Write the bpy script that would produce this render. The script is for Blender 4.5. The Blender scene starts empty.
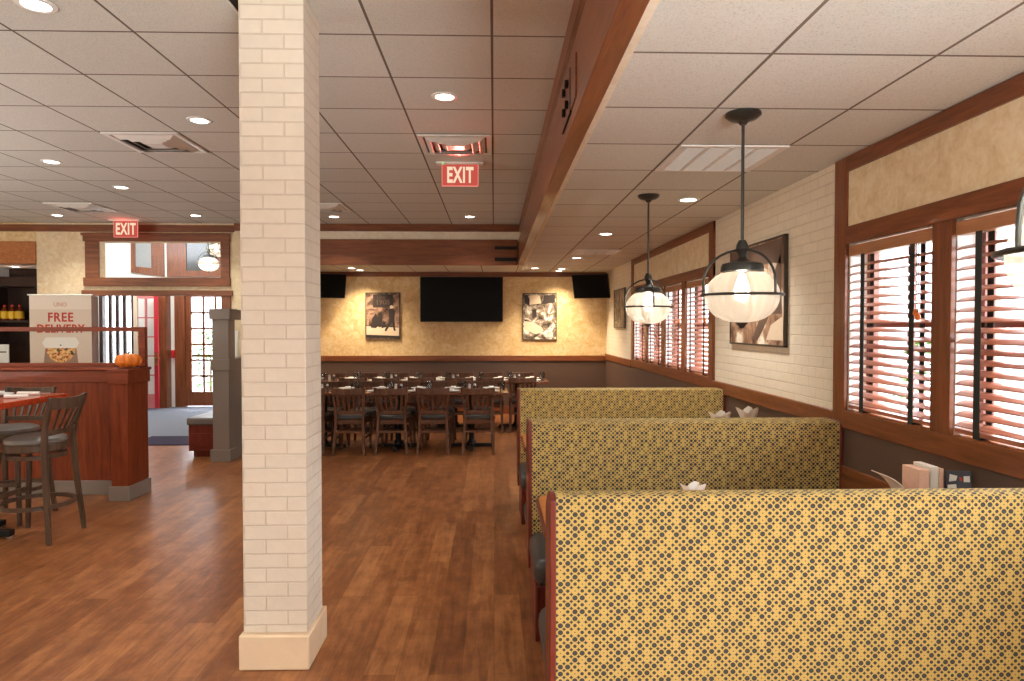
import bpy, math, random
from mathutils import Vector, Matrix
random.seed(7)
SC = bpy.context.scene
COL = SC.collection
PI = math.pi

# ------------------------------------------------------------------ colour / materials
def lin(c):
    return c/12.92 if c <= .04045 else ((c+.055)/1.055)**2.4
def rgb(r, g, b):
    return (lin(r/255), lin(g/255), lin(b/255), 1.0)

class NT:
    def __init__(s, name):
        s.m = bpy.data.materials.new(name); s.m.use_nodes = True
        s.t = s.m.node_tree; s.t.nodes.clear()
        s.out = s.n('ShaderNodeOutputMaterial')
    def n(s, kind, **kw):
        nd = s.t.nodes.new(kind)
        for k, v in kw.items():
            if k in nd.inputs: nd.inputs[k].default_value = v
            else: setattr(nd, k, v)
        return nd
    def l(s, a, b): s.t.links.new(a, b)
    def coord(s, scale=(1, 1, 1), rot=(0, 0, 0), loc=(0, 0, 0)):
        tc = s.n('ShaderNodeTexCoord'); mp = s.n('ShaderNodeMapping')
        mp.inputs['Scale'].default_value = scale; mp.inputs['Rotation'].default_value = rot; mp.inputs['Location'].default_value = loc
        s.l(tc.outputs['Object'], mp.inputs['Vector']); return mp.outputs['Vector']
    def math(s, op, a, b=None, c=None):
        nd = s.n('ShaderNodeMath', operation=op)
        for i, v in enumerate((a, b, c)):
            if v is None: continue
            if isinstance(v, (int, float)): nd.inputs[i].default_value = v
            else: s.l(v, nd.inputs[i])
        return nd.outputs[0]
    def mix(s, f, a, b, blend='MIX'):
        nd = s.n('ShaderNodeMix', data_type='RGBA', blend_type=blend)
        for sock, v in ((nd.inputs[0], f), (nd.inputs[6], a), (nd.inputs[7], b)):
            if isinstance(v, (int, float, tuple)): sock.default_value = v
            else: s.l(v, sock)
        return nd.outputs[2]
    def ramp(s, fac, stops, interp='LINEAR'):
        nd = s.n('ShaderNodeValToRGB'); cr = nd.color_ramp; cr.interpolation = interp
        while len(cr.elements) < len(stops): cr.elements.new(0.5)
        for e, (p, c) in zip(cr.elements, stops):
            e.position = p; e.color = c if isinstance(c, tuple) else (c, c, c, 1)
        s.l(fac, nd.inputs[0]); return nd.outputs[0]
    def noise(s, vec, scale, detail=4, rough=.55, dist=0):
        nd = s.n('ShaderNodeTexNoise'); nd.inputs['Scale'].default_value = scale
        nd.inputs['Detail'].default_value = detail; nd.inputs['Roughness'].default_value = rough; nd.inputs['Distortion'].default_value = dist
        s.l(vec, nd.inputs['Vector']); return nd.outputs['Fac']
    def bsdf(s, col, rough=.5, metal=0, spec=.5, bump=None, bstr=.2, bdist=.01, emit=None, estr=0, coat=0):
        b = s.n('ShaderNodeBsdfPrincipled')
        if isinstance(col, tuple): b.inputs['Base Color'].default_value = col
        else: s.l(col, b.inputs['Base Color'])
        if isinstance(rough, (int, float)): b.inputs['Roughness'].default_value = rough
        else: s.l(rough, b.inputs['Roughness'])
        b.inputs['Metallic'].default_value = metal; b.inputs['Specular IOR Level'].default_value = spec
        b.inputs['Coat Weight'].default_value = coat
        if bump is not None:
            bn = s.n('ShaderNodeBump'); bn.inputs['Strength'].default_value = bstr; bn.inputs['Distance'].default_value = bdist
            s.l(bump, bn.inputs['Height']); s.l(bn.outputs[0], b.inputs['Normal'])
        if emit is not None:
            if isinstance(emit, tuple): b.inputs['Emission Color'].default_value = emit
            else: s.l(emit, b.inputs['Emission Color'])
            b.inputs['Emission Strength'].default_value = estr
        s.l(b.outputs[0], s.out.inputs[0]); return b

def plain(name, c, rough=.5, metal=0, var=.06, scale=14, spec=.5, bump=0, coat=0):
    t = NT(name); v = t.coord()
    n = t.noise(v, scale, 3)
    a = tuple(x*(1-var) for x in c[:3])+(1,); b = tuple(min(1, x*(1+var)) for x in c[:3])+(1,)
    t.bsdf(t.mix(n, a, b), rough, metal, spec, n if bump else None, bump, .004, coat=coat)
    return t.m
def glow(name, c, strength):
    t = NT(name); e = t.n('ShaderNodeEmission'); e.inputs[0].default_value = c; e.inputs[1].default_value = strength
    t.l(e.outputs[0], t.out.inputs[0]); return t.m
def wood(name, c1, c2, axis='z', rough=.38, scale=1.0, coat=.15, spec=.4):
    t = NT(name)
    sc = {'x': (1.2, 16, 16), 'y': (16, 1.2, 16), 'z': (16, 16, 1.2)}[axis]
    v = t.coord(tuple(k*scale for k in sc))
    n1 = t.noise(v, 1.6, 6, .65, .6); n2 = t.noise(v, 6, 4, .6)
    f = t.math('ADD', t.math('MULTIPLY', n1, .75), t.math('MULTIPLY', n2, .25))
    col = t.ramp(f, [(.3, c1), (.7, c2)])
    t.bsdf(col, rough, 0, spec, n2, .06, .003, coat=coat); return t.m
def glass(name, tint=(1, 1, 1, 1), refl=.12):
    t = NT(name); tr = t.n('ShaderNodeBsdfTransparent'); tr.inputs[0].default_value = tint
    gl = t.n('ShaderNodeBsdfGlossy'); gl.inputs['Roughness'].default_value = .03
    fr = t.n('ShaderNodeFresnel'); fr.inputs[0].default_value = 1.4
    mx = t.n('ShaderNodeMixShader'); t.l(t.math('MULTIPLY', fr.outputs[0], refl*6), mx.inputs[0]); t.l(tr.outputs[0], mx.inputs[1]); t.l(gl.outputs[0], mx.inputs[2])
    t.l(mx.outputs[0], t.out.inputs[0]); return t.m

def m_ceiling(name, ox, oy, base, line, bw=.61):
    t = NT(name); v = t.coord(loc=(-ox, -oy, 0))
    br = t.n('ShaderNodeTexBrick', offset=0.0, squash=1.0)
    t.l(v, br.inputs['Vector']); br.inputs['Scale'].default_value = 1
    br.inputs['Brick Width'].default_value = bw; br.inputs['Row Height'].default_value = .61
    br.inputs['Mortar Size'].default_value = .0075; br.inputs['Mortar Smooth'].default_value = .1
    d = tuple(x*.93 for x in base[:3])+(1,)
    br.inputs['Color1'].default_value = base; br.inputs['Color2'].default_value = d; br.inputs['Mortar'].default_value = line  # line colour carries the shadow along the ceiling grid
    n = t.noise(v, 130, 3, .7); n2 = t.noise(v, 34, 2)
    sp = t.ramp(n, [(.36, .72), (.46, 1.0)])
    col = t.mix(.8, br.outputs['Color'], sp, 'MULTIPLY')
    col = t.mix(.15, col, t.ramp(n2, [(.3, .75), (.7, 1.0)]), 'MULTIPLY')
    hgt = t.math('SUBTRACT', n, t.math('MULTIPLY', br.outputs['Fac'], 1.5))
    t.bsdf(col, .95, 0, .1, hgt, .35, .006); return t.m
def m_brick(name, base, mortar, w=.203, h=.0677):
    t = NT(name); tc = t.n('ShaderNodeTexCoord'); sx = t.n('ShaderNodeSeparateXYZ'); t.l(tc.outputs['Object'], sx.inputs[0])
    cx = t.n('ShaderNodeCombineXYZ'); t.l(t.math('ADD', t.math('ADD', sx.outputs[0], sx.outputs[1]), -.07), cx.inputs[0]); t.l(sx.outputs[2], cx.inputs[1])
    br = t.n('ShaderNodeTexBrick', offset=.5); t.l(cx.outputs[0], br.inputs['Vector']); br.inputs['Scale'].default_value = 1
    br.inputs['Brick Width'].default_value = w; br.inputs['Row Height'].default_value = h
    br.inputs['Mortar Size'].default_value = .0045; br.inputs['Mortar Smooth'].default_value = .5
    br.inputs['Color1'].default_value = base; br.inputs['Color2'].default_value = tuple(x*.95 for x in base[:3])+(1,); br.inputs['Mortar'].default_value = mortar
    n = t.noise(tc.outputs['Object'], 22, 4)
    col = t.mix(.25, br.outputs['Color'], t.ramp(n, [(.25, .8), (.65, 1.0)]), 'MULTIPLY')
    hgt = t.math('ADD', t.math('MULTIPLY', br.outputs['Fac'], -1), t.math('MULTIPLY', n, .35))
    t.bsdf(col, .55, 0, .35, hgt, .55, .008); return t.m
def m_plaster(name, c1, c2, c3):
    t = NT(name); v = t.coord()
    n = t.noise(v, 9, 6, .68, .8); n2 = t.noise(v, 38, 4, .6)
    f = t.math('ADD', t.math('MULTIPLY', n, .7), t.math('MULTIPLY', n2, .3))
    t.bsdf(t.ramp(f, [(.34, c1), (.5, c2), (.66, c3)]), .7, 0, .3, n2, .08, .004); return t.m
def m_floor():
    t = NT('wood_plank_floor'); v = t.coord(rot=(0, 0, PI/2))
    br = t.n('ShaderNodeTexBrick', offset=.37, offset_frequency=2); t.l(v, br.inputs['Vector']); br.inputs['Scale'].default_value = 1
    br.inputs['Brick Width'].default_value = .92; br.inputs['Row Height'].default_value = .152; br.inputs['Mortar Size'].default_value = .0012
    br.inputs['Color1'].default_value = (0, 0, 0, 1); br.inputs['Color2'].default_value = (1, 1, 1, 1); br.inputs['Mortar'].default_value = (.5, .5, .5, 1); br.inputs['Bias'].default_value = 0
    g = t.coord((14, 1.3, 1)); n1 = t.noise(g, 1.7, 7, .68, .7); n3 = t.noise(t.coord((3, .9, 1)), 1.9, 4, .6)
    blot = t.noise(t.coord((5, 3, 1)), 2.2, 5, .65)
    f = t.math('ADD', t.math('ADD', t.math('MULTIPLY', n1, .5), t.math('MULTIPLY', blot, .42)), t.math('MULTIPLY', n3, .12))
    f = t.math('ADD', f, t.math('MULTIPLY', t.math('SUBTRACT', br.outputs['Color'], .5), .13))
    col = t.ramp(f, [(.3, rgb(84, 46, 25)), (.5, rgb(132, 78, 43)), (.68, rgb(172, 114, 68))])
    col = t.mix(t.math('MULTIPLY', br.outputs['Fac'], .5), col, rgb(58, 26, 12))
    rg = t.math('ADD', .26, t.math('MULTIPLY', n1, .12))
    t.bsdf(col, rg, 0, .5, t.math('SUBTRACT', n1, br.outputs['Fac']), .05, .003); return t.m
def m_fabric():
    """gold weave, charcoal dots of three sizes on a square grid repeating every six, small four-pointed stars between"""
    t = NT('dotted_gold_fabric'); tc = t.n('ShaderNodeTexCoord'); sx = t.n('ShaderNodeSeparateXYZ'); t.l(tc.outputs['Object'], sx.inputs[0])
    P = .0243
    u = t.math('DIVIDE', sx.outputs[0], P); w = t.math('DIVIDE', t.math('ADD', sx.outputs[2], sx.outputs[1]), P*.96)
    cu = t.math('FLOOR', u); cw = t.math('FLOOR', w)
    fu = t.math('SUBTRACT', t.math('SUBTRACT', u, cu), .5); fw = t.math('SUBTRACT', t.math('SUBTRACT', w, cw), .5)
    d = t.math('SQRT', t.math('ADD', t.math('MULTIPLY', fu, fu), t.math('MULTIPLY', fw, fw)))
    idx = t.math('ADD', t.math('FLOORED_MODULO', cu, 6), t.math('MULTIPLY', t.math('FLOORED_MODULO', cw, 6), 6))
    seq = 'MMMLLS' 'LLMSMM' 'MLLMSM' 'MSMLSL' 'LSMLLM' 'LMLMMS'
    val = {'L': .36, 'M': .25, 'S': .09}
    stops = []
    for i, c in enumerate(seq):
        if not stops or seq[i-1] != c: stops.append((i/36, val[c]))
    r = t.ramp(t.math('DIVIDE', t.math('ADD', idx, .3), 36), stops, 'CONSTANT')
    dot = t.math('LESS_THAN', d, r)
    au = t.math('ABSOLUTE', t.math('SUBTRACT', .5, t.math('ABSOLUTE', fu))); aw = t.math('ABSOLUTE', t.math('SUBTRACT', .5, t.math('ABSOLUTE', fw)))
    star = t.math('LESS_THAN', t.math('ADD', t.math('POWER', au, .7), t.math('POWER', aw, .7)), .47)
    mask = t.math('MAXIMUM', dot, star)
    nz = t.noise(tc.outputs['Object'], 220, 2); n2 = t.noise(tc.outputs['Object'], 5, 3)
    gold = t.mix(n2, rgb(172, 141, 68), rgb(182, 150, 88))
    gold = t.mix(t.math('MULTIPLY', nz, .25), gold, rgb(206, 178, 120))
    dark = t.mix(nz, rgb(48, 46, 44), rgb(72, 70, 68))
    t.bsdf(t.mix(mask, gold, dark), .85, 0, .2, nz, .12, .002); return t.m
def m_carpet(name, a, b):
    t = NT(name); v = t.coord(); n = t.noise(v, 160, 3); t.bsdf(t.mix(n, a, b), .95, 0, .1, n, .4, .004); return t.m
def m_photo(name, seed, dark, mid, light, scale=5):
    t = NT(name); v = t.coord(loc=(seed*3.1, seed*1.7, seed)); n = t.noise(v, scale, 5, .55, 1.4); n2 = t.noise(v, scale*3.2, 3, .5, .6)
    f = t.math('ADD', t.math('MULTIPLY', n, .75), t.math('MULTIPLY', n2, .25))
    t.bsdf(t.ramp(f, [(.38, dark), (.5, mid), (.58, light)]), .45, 0, .3); return t.m
def m_pizza():
    t = NT('pizza_print'); v = t.coord(); n = t.noise(v, 26, 3); n2 = t.noise(v, 17, 2, .5, .5)
    c = t.ramp(n, [(.38, rgb(160, 50, 30)), (.46, rgb(225, 150, 70)), (.6, rgb(240, 205, 140))])
    c = t.mix(t.ramp(n2, [(.6, 0.0), (.64, 1.0)]), c, rgb(50, 60, 30)); t.bsdf(c, .5); return t.m
def m_foliage(name, a, b):
    t = NT(name); v = t.coord(); n = t.noise(v, 9, 4); t.bsdf(t.mix(n, a, b), .7, 0, .2); return t.m
def m_ribglass():
    t = NT('ribbed_globe_glass'); tc = t.n('ShaderNodeTexCoord'); sx = t.n('ShaderNodeSeparateXYZ'); t.l(tc.outputs['Object'], sx.inputs[0])
    ang = t.math('ARCTAN2', sx.outputs[1], sx.outputs[0])
    rib = t.math('ABSOLUTE', t.math('COSINE', t.math('MULTIPLY', ang, 12)))
    tr = t.n('ShaderNodeBsdfTransparent'); tr.inputs[0].default_value = (.93, .9, .86, 1)
    df = t.n('ShaderNodeBsdfTranslucent'); t.l(t.ramp(rib, [(.1, (.62, .55, .46, 1)), (.8, (.95, .9, .82, 1))]), df.inputs[0])
    gl = t.n('ShaderNodeBsdfGlossy'); gl.inputs['Roughness'].default_value = .25
    m1 = t.n('ShaderNodeMixShader'); t.l(t.ramp(rib, [(.1, .62), (.7, .4)]), m1.inputs[0]); t.l(tr.outputs[0], m1.inputs[1]); t.l(df.outputs[0], m1.inputs[2])
    m2 = t.n('ShaderNodeMixShader'); m2.inputs[0].default_value = .07; t.l(m1.outputs[0], m2.inputs[1]); t.l(gl.outputs[0], m2.inputs[2])
    t.l(m2.outputs[0], t.out.inputs[0]); return t.m
def m_exit(name, col, em, alpha):
    t = NT(name); tr = t.n('ShaderNodeBsdfTransparent'); tr.inputs[0].default_value = (1, .75, .72, 1)
    e = t.n('ShaderNodeEmission'); e.inputs[0].default_value = col; e.inputs[1].default_value = em
    mx = t.n('ShaderNodeMixShader'); mx.inputs[0].default_value = alpha; t.l(tr.outputs[0], mx.inputs[1]); t.l(e.outputs[0], mx.inputs[2]); t.l(mx.outputs[0], t.out.inputs[0]); return t.m

W1, W2 = rgb(92, 46, 25), rgb(150, 87, 51)
M = dict(
    floor=m_floor(), fabric=m_fabric(),
    ceil=m_ceiling('acoustic_tile_upper', -.01, 3.605, rgb(222, 221, 214), rgb(118, 106, 96), .625),
    ceil2=m_ceiling('acoustic_tile_lower', 1.012, 3.05, rgb(226, 224, 216), rgb(130, 118, 106)),
    colbrick=m_brick('painted_column_brick', rgb(221, 206, 188), rgb(208, 190, 172)),
    wallbrick=m_brick('painted_wall_brick', rgb(243, 230, 210), rgb(228, 212, 192)),
    plaster=m_plaster('mottled_golden_plaster', rgb(206, 168, 112), rgb(226, 194, 144), rgb(240, 218, 180)),
    cream=m_plaster('mottled_cream_plaster', rgb(220, 192, 150), rgb(234, 212, 176), rgb(245, 230, 204)),
    pale=m_plaster('pale_cream_plaster', rgb(226, 208, 178), rgb(236, 222, 198), rgb(244, 234, 216)),
    white=plain('white_paint', rgb(240, 238, 232), .7, 0, .03, 6),
    taupe=plain('taupe_paint', rgb(92, 71, 61), .5, 0, .05, 4), greybrown=plain('grey_brown_paint', rgb(126, 112, 102), .45, 0, .06, 6),
    wx=wood('red_brown_trim_across', W1, W2, 'x'), wy=wood('red_brown_trim_along', W1, W2, 'y'), wz=wood('red_brown_trim_upright', W1, W2, 'z'),
    wlite=wood('honey_wood', rgb(150, 84, 40), rgb(198, 128, 72), 'y', .4),
    mahog=wood('mahogany_panel', rgb(88, 32, 12), rgb(146, 64, 27), 'z', .5, 1, .03, .3), mahogx=wood('mahogany_rail', rgb(92, 34, 12), rgb(144, 62, 27), 'x', .5, 1, .03, .3),
    booth=wood('booth_mahogany', rgb(84, 28, 18), rgb(122, 50, 36), 'z', .35), boothtop=wood('booth_tabletop', rgb(150, 82, 36), rgb(196, 120, 64), 'x', .3, .7),
    chair=wood('dark_walnut', rgb(66, 39, 27), rgb(120, 78, 55), 'z', .42, 1, .05, .3), stool=wood('grey_walnut', rgb(56, 40, 30), rgb(98, 74, 57), 'z', .42, 1, .05, .3),
    rtop=wood('red_tabletop', rgb(150, 44, 20), rgb(196, 76, 40), 'x', .25, .7, .4), dtop=wood('walnut_tabletop', rgb(92, 46, 28), rgb(142, 82, 54), 'x', .22, .8, .4),
    vinyl=plain('charcoal_vinyl', rgb(62, 60, 60), .35, 0, .08, 20, .5, .1), tanv=plain('taupe_vinyl', rgb(106, 98, 92), .4, 0, .06, 20, .5, .1),
    iron=plain('black_iron', rgb(30, 30, 30), .45, .5, .1, 30), bronze=plain('dark_bronze', rgb(74, 74, 72), .32, .75, .12, 30),
    steel=plain('brushed_steel', rgb(190, 188, 184), .3, 1, .05, 40), brass=plain('brass', rgb(190, 150, 80), .3, 1, .08, 40),
    tv=plain('tv_screen', rgb(8, 8, 9), .4, 0, .05, 3, .12), tvb=plain('tv_bezel', rgb(16, 16, 16), .4, 0, .05, 20),
    can=glow('lamp_lens', (1, .93, .82, 1), 14), bulb=glow('lamp_bulb', (1, .88, .7, 1), 22), rib=m_ribglass(),
    canring=plain('white_enamel', rgb(238, 234, 228), .5, 0, .02, 10), vent=plain('vent_metal', rgb(232, 228, 222), .4, .2, .05, 30), ventdark=plain('vent_inside', rgb(70, 64, 60), .8, 0, .1, 10),
    pane=glass('window_glass', (1, 1, 1, 1), .02), screen=glass('screen_glass', (.97, .98, .98, 1), 0),
    slat=wood('cherry_slat', rgb(146, 80, 58), rgb(196, 130, 102), 'y', .3), tape=plain('dark_tape', rgb(42, 44, 42), .8, 0, .1, 60),
    headrail=wood('blind_headrail', rgb(160, 104, 70), rgb(196, 140, 100), 'y', .4),
    sash=plain('window_sash', rgb(120, 66, 50), .5, 0, .06, 10), orange=plain('orange_bead', rgb(222, 120, 40), .4),
    pumpkin=plain('pumpkin_skin', rgb(226, 122, 34), .45, 0, .18, 9, .5, .1), stem=plain('dry_stem', rgb(126, 112, 66), .8, 0, .15, 20),
    paper=plain('white_paper', rgb(240, 236, 228), .7, 0, .03, 20), peach=plain('printed_card', rgb(230, 186, 160), .6, 0, .12, 60), dcard=plain('dark_card', rgb(62, 62, 74), .5, 0, .3, 60),
    china=plain('white_china', rgb(242, 240, 236), .2, 0, .02, 8, .5), napkin=plain('napkin_cloth', rgb(234, 228, 220), .85, 0, .05, 30),
    clear=glass('tumbler_glass', (.92, .94, .95, 1), .16), salt=plain('salt', rgb(228, 224, 218), .5), pepper=plain('ground_pepper', rgb(70, 60, 54), .6, 0, .3, 60),
    banner=plain('banner_vinyl', rgb(226, 206, 188), .6, 0, .02, 3), bannertop=plain('banner_top', rgb(238, 222, 206), .6, 0, .02, 3), redprint=plain('red_print', rgb(196, 58, 36), .6, 0, .04, 10), faint=plain('faint_print', rgb(222, 178, 156), .6, 0, .04, 10), box=plain('pizza_box_print', rgb(244, 236, 226), .6, 0, .03, 8), boxsh=plain('pizza_box_shade', rgb(158, 126, 106), .6, 0, .03, 8), pizza=m_pizza(),
    exitred=m_exit('exit_panel', (1, .16, .12, 1), .62, .72), exitlet=glow('exit_letters', (1, .72, .5, 1), 1.0), exitrim=glow('exit_edge', (1, .3, .24, 1), 1.0), green=glow('pilot_lamp', (.3, .9, .3, 1), 1.0),
    carpet=m_carpet('grey_carpet', rgb(104, 108, 120), rgb(138, 140, 150)), mat=m_carpet('navy_mat', rgb(44, 42, 62), rgb(74, 66, 84)),
    reddoor=plain('red_door_paint', rgb(190, 40, 52), .4, 0, .05, 6), concrete=plain('pale_concrete', rgb(150, 150, 148), .9, 0, .1, 2), siding=plain('grey_siding', rgb(176, 178, 182), .8, 0, .06, 2),
    leaf=m_foliage('shrub_leaves', rgb(38, 62, 28), rgb(104, 134, 74)), bark=plain('bark', rgb(90, 70, 54), .9, 0, .2, 20),
    yellow=plain('yellow_label', rgb(232, 186, 40), .5, 0, .06, 20), amber=plain('amber_glass', rgb(120, 52, 16), .2, 0, .1, 10), blue=plain('blue_print', rgb(60, 80, 150), .5), red=plain('red_plastic', rgb(196, 36, 30), .4),
    sepia1=m_photo('street_photo_print', 1, rgb(58, 44, 38), rgb(120, 92, 78), rgb(176, 140, 118), 4), sepia2=m_photo('kitchen_photo_print', 2, rgb(54, 46, 42), rgb(150, 132, 116), rgb(240, 232, 222), 4.6),
    sepia3=m_photo('portrait_photo_print', 5, rgb(92, 66, 54), rgb(176, 138, 112), rgb(244, 230, 212), 3.2), sepia4=m_photo('small_photo_print', 8, rgb(70, 62, 56), rgb(140, 122, 106), rgb(196, 180, 160), 4),
    pdark=plain('print_dark', rgb(52, 42, 40), .5), pmid=plain('print_mid', rgb(104, 82, 70), .5, 0, .2, 20), plight=plain('print_light', rgb(226, 204, 180), .5, 0, .08, 20),
    frame=plain('picture_frame', rgb(66, 56, 48), .4), cabinet=wood('dark_cabinet', rgb(40, 22, 14), rgb(70, 42, 28), 'z', .4),
)

# ------------------------------------------------------------------ mesh builder
class MB:
    def __init__(s): s.v = []; s.f = []
    def add(s, vs, fs):
        o = len(s.v); s.v += [tuple(p) for p in vs]; s.f += [tuple(i+o for i in f) for f in fs]; return s
    def box(s, x0, x1, y0, y1, z0, z1):
        v = [(x, y, z) for x in (x0, x1) for y in (y0, y1) for z in (z0, z1)]
        return s.add(v, [(0, 1, 3, 2), (4, 6, 7, 5), (0, 4, 5, 1), (2, 3, 7, 6), (0, 2, 6, 4), (1, 5, 7, 3)])
    def loft(s, rings, closed=False, cap=True):
        n = len(rings[0]); v = [p for r in rings for p in r]; f = []
        m = len(rings)
        for i in range(m if closed else m-1):
            a = i*n; b = ((i+1) % m)*n
            for j in range(n):
                k = (j+1) % n; f.append((a+j, a+k, b+k, b+j))
        if cap and not closed:
            f.append(tuple(range(n-1, -1, -1))); f.append(tuple(range((m-1)*n, m*n)))
        return s.add(v, f)
    def tube(s, pts, r, n=8, closed=False):
        pts = [Vector(p) for p in pts]; rings = []; up = None
        m = len(pts)
        for i, p in enumerate(pts):
            a = pts[(i-1) % m] if (closed or i) else p; b = pts[(i+1) % m] if (closed or i < m-1) else p
            t = (b-a).normalized()
            if up is None: up = Vector((0, 0, 1)) if abs(t.z) < .9 else Vector((1, 0, 0))
            sd = t.cross(up).normalized(); up = sd.cross(t).normalized()
            rr = r[i] if isinstance(r, (list, tuple)) else r
            rings.append([p+sd*math.cos(2*PI*k/n)*rr+up*math.sin(2*PI*k/n)*rr for k in range(n)])
        return s.loft(rings, closed)
    def bar(s, p, q, w, h):
        """rectangular bar from p to q: w across (horizontal), h the other way"""
        p = Vector(p); q = Vector(q); t = (q-p).normalized(); u = Vector((0, 0, 1)) if abs(t.z) < .8 else Vector((0, 1, 0))
        sd = t.cross(u).normalized(); up = sd.cross(t).normalized()
        return s.loft([[c+sd*a*w/2+up*b*h/2 for a, b in ((-1, -1), (1, -1), (1, 1), (-1, 1))] for c in (p, q)])
    def post(s, path):
        """path of (x, y, z, wx, wy): upright member with rectangular section"""
        return s.loft([[(x-a/2, y-b/2, z), (x+a/2, y-b/2, z), (x+a/2, y+b/2, z), (x-a/2, y+b/2, z)] for x, y, z, a, b in path])
    def lathe(s, prof, n=24, c=(0, 0, 0), lobes=0, amp=0):
        rings = []
        for r, z in prof:
            ring = []
            for k in range(n):
                a = 2*PI*k/n; q = r*(1+amp*abs(math.cos(lobes*a/2))) if lobes else r
                ring.append((c[0]+q*math.cos(a), c[1]+q*math.sin(a), c[2]+z))
            rings.append(ring)
        return s.loft(rings)
    def prism(s, poly, axis, a, b):
        def P(u, v, w): return {'x': (w, u, v), 'y': (u, w, v), 'z': (u, v, w)}[axis]
        return s.loft([[P(u, v, w) for u, v in poly] for w in (a, b)])
    def build(s, name, mat, parent=None, bevel=0, smooth=30, segs=2):
        me = bpy.data.meshes.new(name)
        off = Vector((0, 0, 0)); p = parent
        if parent is not None and not parent.get('_local'):
            off = world_loc(parent)
        me.from_pydata([tuple(Vector(v)-off) for v in s.v], [], s.f); me.update()
        import bmesh
        bm = bmesh.new(); bm.from_mesh(me); bmesh.ops.recalc_face_normals(bm, faces=bm.faces); bm.to_mesh(me); bm.free()
        me.materials.append(mat)
        if smooth:
            for pl in me.polygons: pl.use_smooth = True
            me.set_sharp_from_angle(angle=math.radians(smooth))
        o = bpy.data.objects.new(name, me); COL.objects.link(o)
        if parent is not None: o.parent = parent
        if bevel:
            b = o.modifiers.new('bevel', 'BEVEL'); b.width = bevel; b.segments = segs; b.limit_method = 'ANGLE'; b.angle_limit = math.radians(40)
        return o
def world_loc(o):
    v = Vector((0, 0, 0))
    while o is not None: v += Vector(o.location); o = o.parent
    return v
def tag(o, label, cat, group=None, kind=None):
    if label: o['label'] = label
    if cat: o['category'] = cat
    if group: o['group'] = group
    if kind: o['kind'] = kind
    return o
def thing(name, loc, label, cat, group=None, local=False, rz=0):
    o = bpy.data.objects.new(name, None); COL.objects.link(o); o.location = loc; o.empty_display_size = .1; o.rotation_euler[2] = rz
    if local: o['_local'] = 1
    return tag(o, label, cat, group)
def dup(src, loc, label, rz=0, group=None, scale=None):
    """a copy of a thing with copies of its parts and their sub-parts"""
    r = src.copy(); COL.objects.link(r); r.location = loc; r.rotation_euler[2] = rz; r['label'] = label
    if group: r['group'] = group
    for ch in KIDS[src.name]:
        c = ch.copy(); COL.objects.link(c); c.parent = r
        for g in KIDS.get(ch.name, []):
            d = g.copy(); COL.objects.link(d); d.parent = c
    return r
KIDS = {}
def index_kids():
    KIDS.clear()
    for o in SC.objects:
        if o.parent is not None: KIDS.setdefault(o.parent.name, []).append(o)
def struct(o, label=None):
    o['kind'] = 'structure'
    if label: o['label'] = label
    return o
def B(*a): return MB().box(*a)
def ring_pts(c, r, n, axis='z'):
    return [(c[0]+r*math.cos(2*PI*k/n), c[1]+r*math.sin(2*PI*k/n), c[2]) for k in range(n)]
def text(name, body, mat, parent, loc, size, rot=(PI/2, 0, 0), bold=.0, ext=.0015, sx=1, space=1.0):
    cu = bpy.data.curves.new(name, 'FONT'); cu.body = body; cu.size = size; cu.align_x = 'CENTER'; cu.align_y = 'CENTER'
    cu.extrude = ext; cu.offset = bold; cu.space_character = space; cu.resolution_u = 4
    tmp = bpy.data.objects.new('letters', cu); COL.objects.link(tmp)
    bpy.context.view_layer.update()
    me = bpy.data.meshes.new_from_object(tmp.evaluated_get(bpy.context.evaluated_depsgraph_get()))
    bpy.data.objects.remove(tmp); bpy.data.curves.remove(cu)
    me.materials.clear(); me.materials.append(mat)
    o = bpy.data.objects.new(name, me); COL.objects.link(o); o.rotation_euler = rot; o.scale = (sx, 1, 1)
    off = world_loc(parent) if (parent is not None and not parent.get('_local')) else Vector((0, 0, 0))
    o.location = Vector(loc)-off
    if parent is not None: o.parent = parent
    return o

# ------------------------------------------------------------------ room shell
XW, YB, YE, ZU, ZL = 2.08, 12.4, 10.25, 3.16, 2.61
struct(B(-9, XW, -4, 9.97, -.1, 0).add([], []).box(-3.7, XW, 9.97, YB, -.1, 0).build('floor', M['floor'], smooth=0))
struct(B(-9, -3.7, 9.97, 14.2, -.1, .0).build('floor.001', M['carpet'], smooth=0))
struct(B(-9, .41, -4, YE, ZU, ZU+.1).build('ceiling', M['ceil'], smooth=0))
struct(B(.43, XW, -4, YE, ZL, ZL+.1).box(-3.6, XW, YE, YB, ZL, ZL+.1).build('ceiling.001', M['ceil2'], smooth=0))
struct(B(-9, -6.83, YE+.14, 11.4, 2.57, 2.67).build('ceiling.002', M['ceil2'], smooth=0))
# soffit above the long beam and the rear beam, cream strip between beam and crown
struct(B(.405, .5, -4, YE+.12, 2.6, ZU).build('wall_soffit_right', M['pale'], smooth=0))
struct(B(-3.6, .5, YE, YE+.12, 2.6, ZU).build('wall_soffit_rear', M['pale'], smooth=0))
struct(B(.378, .405, -4, YE, 3.045, ZU).build('trim_1', M['wy'], smooth=0))
struct(B(-3.9, .378, YE-.03, YE, 3.05, ZU).build('trim_2', M['wx'], smooth=0))
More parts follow.
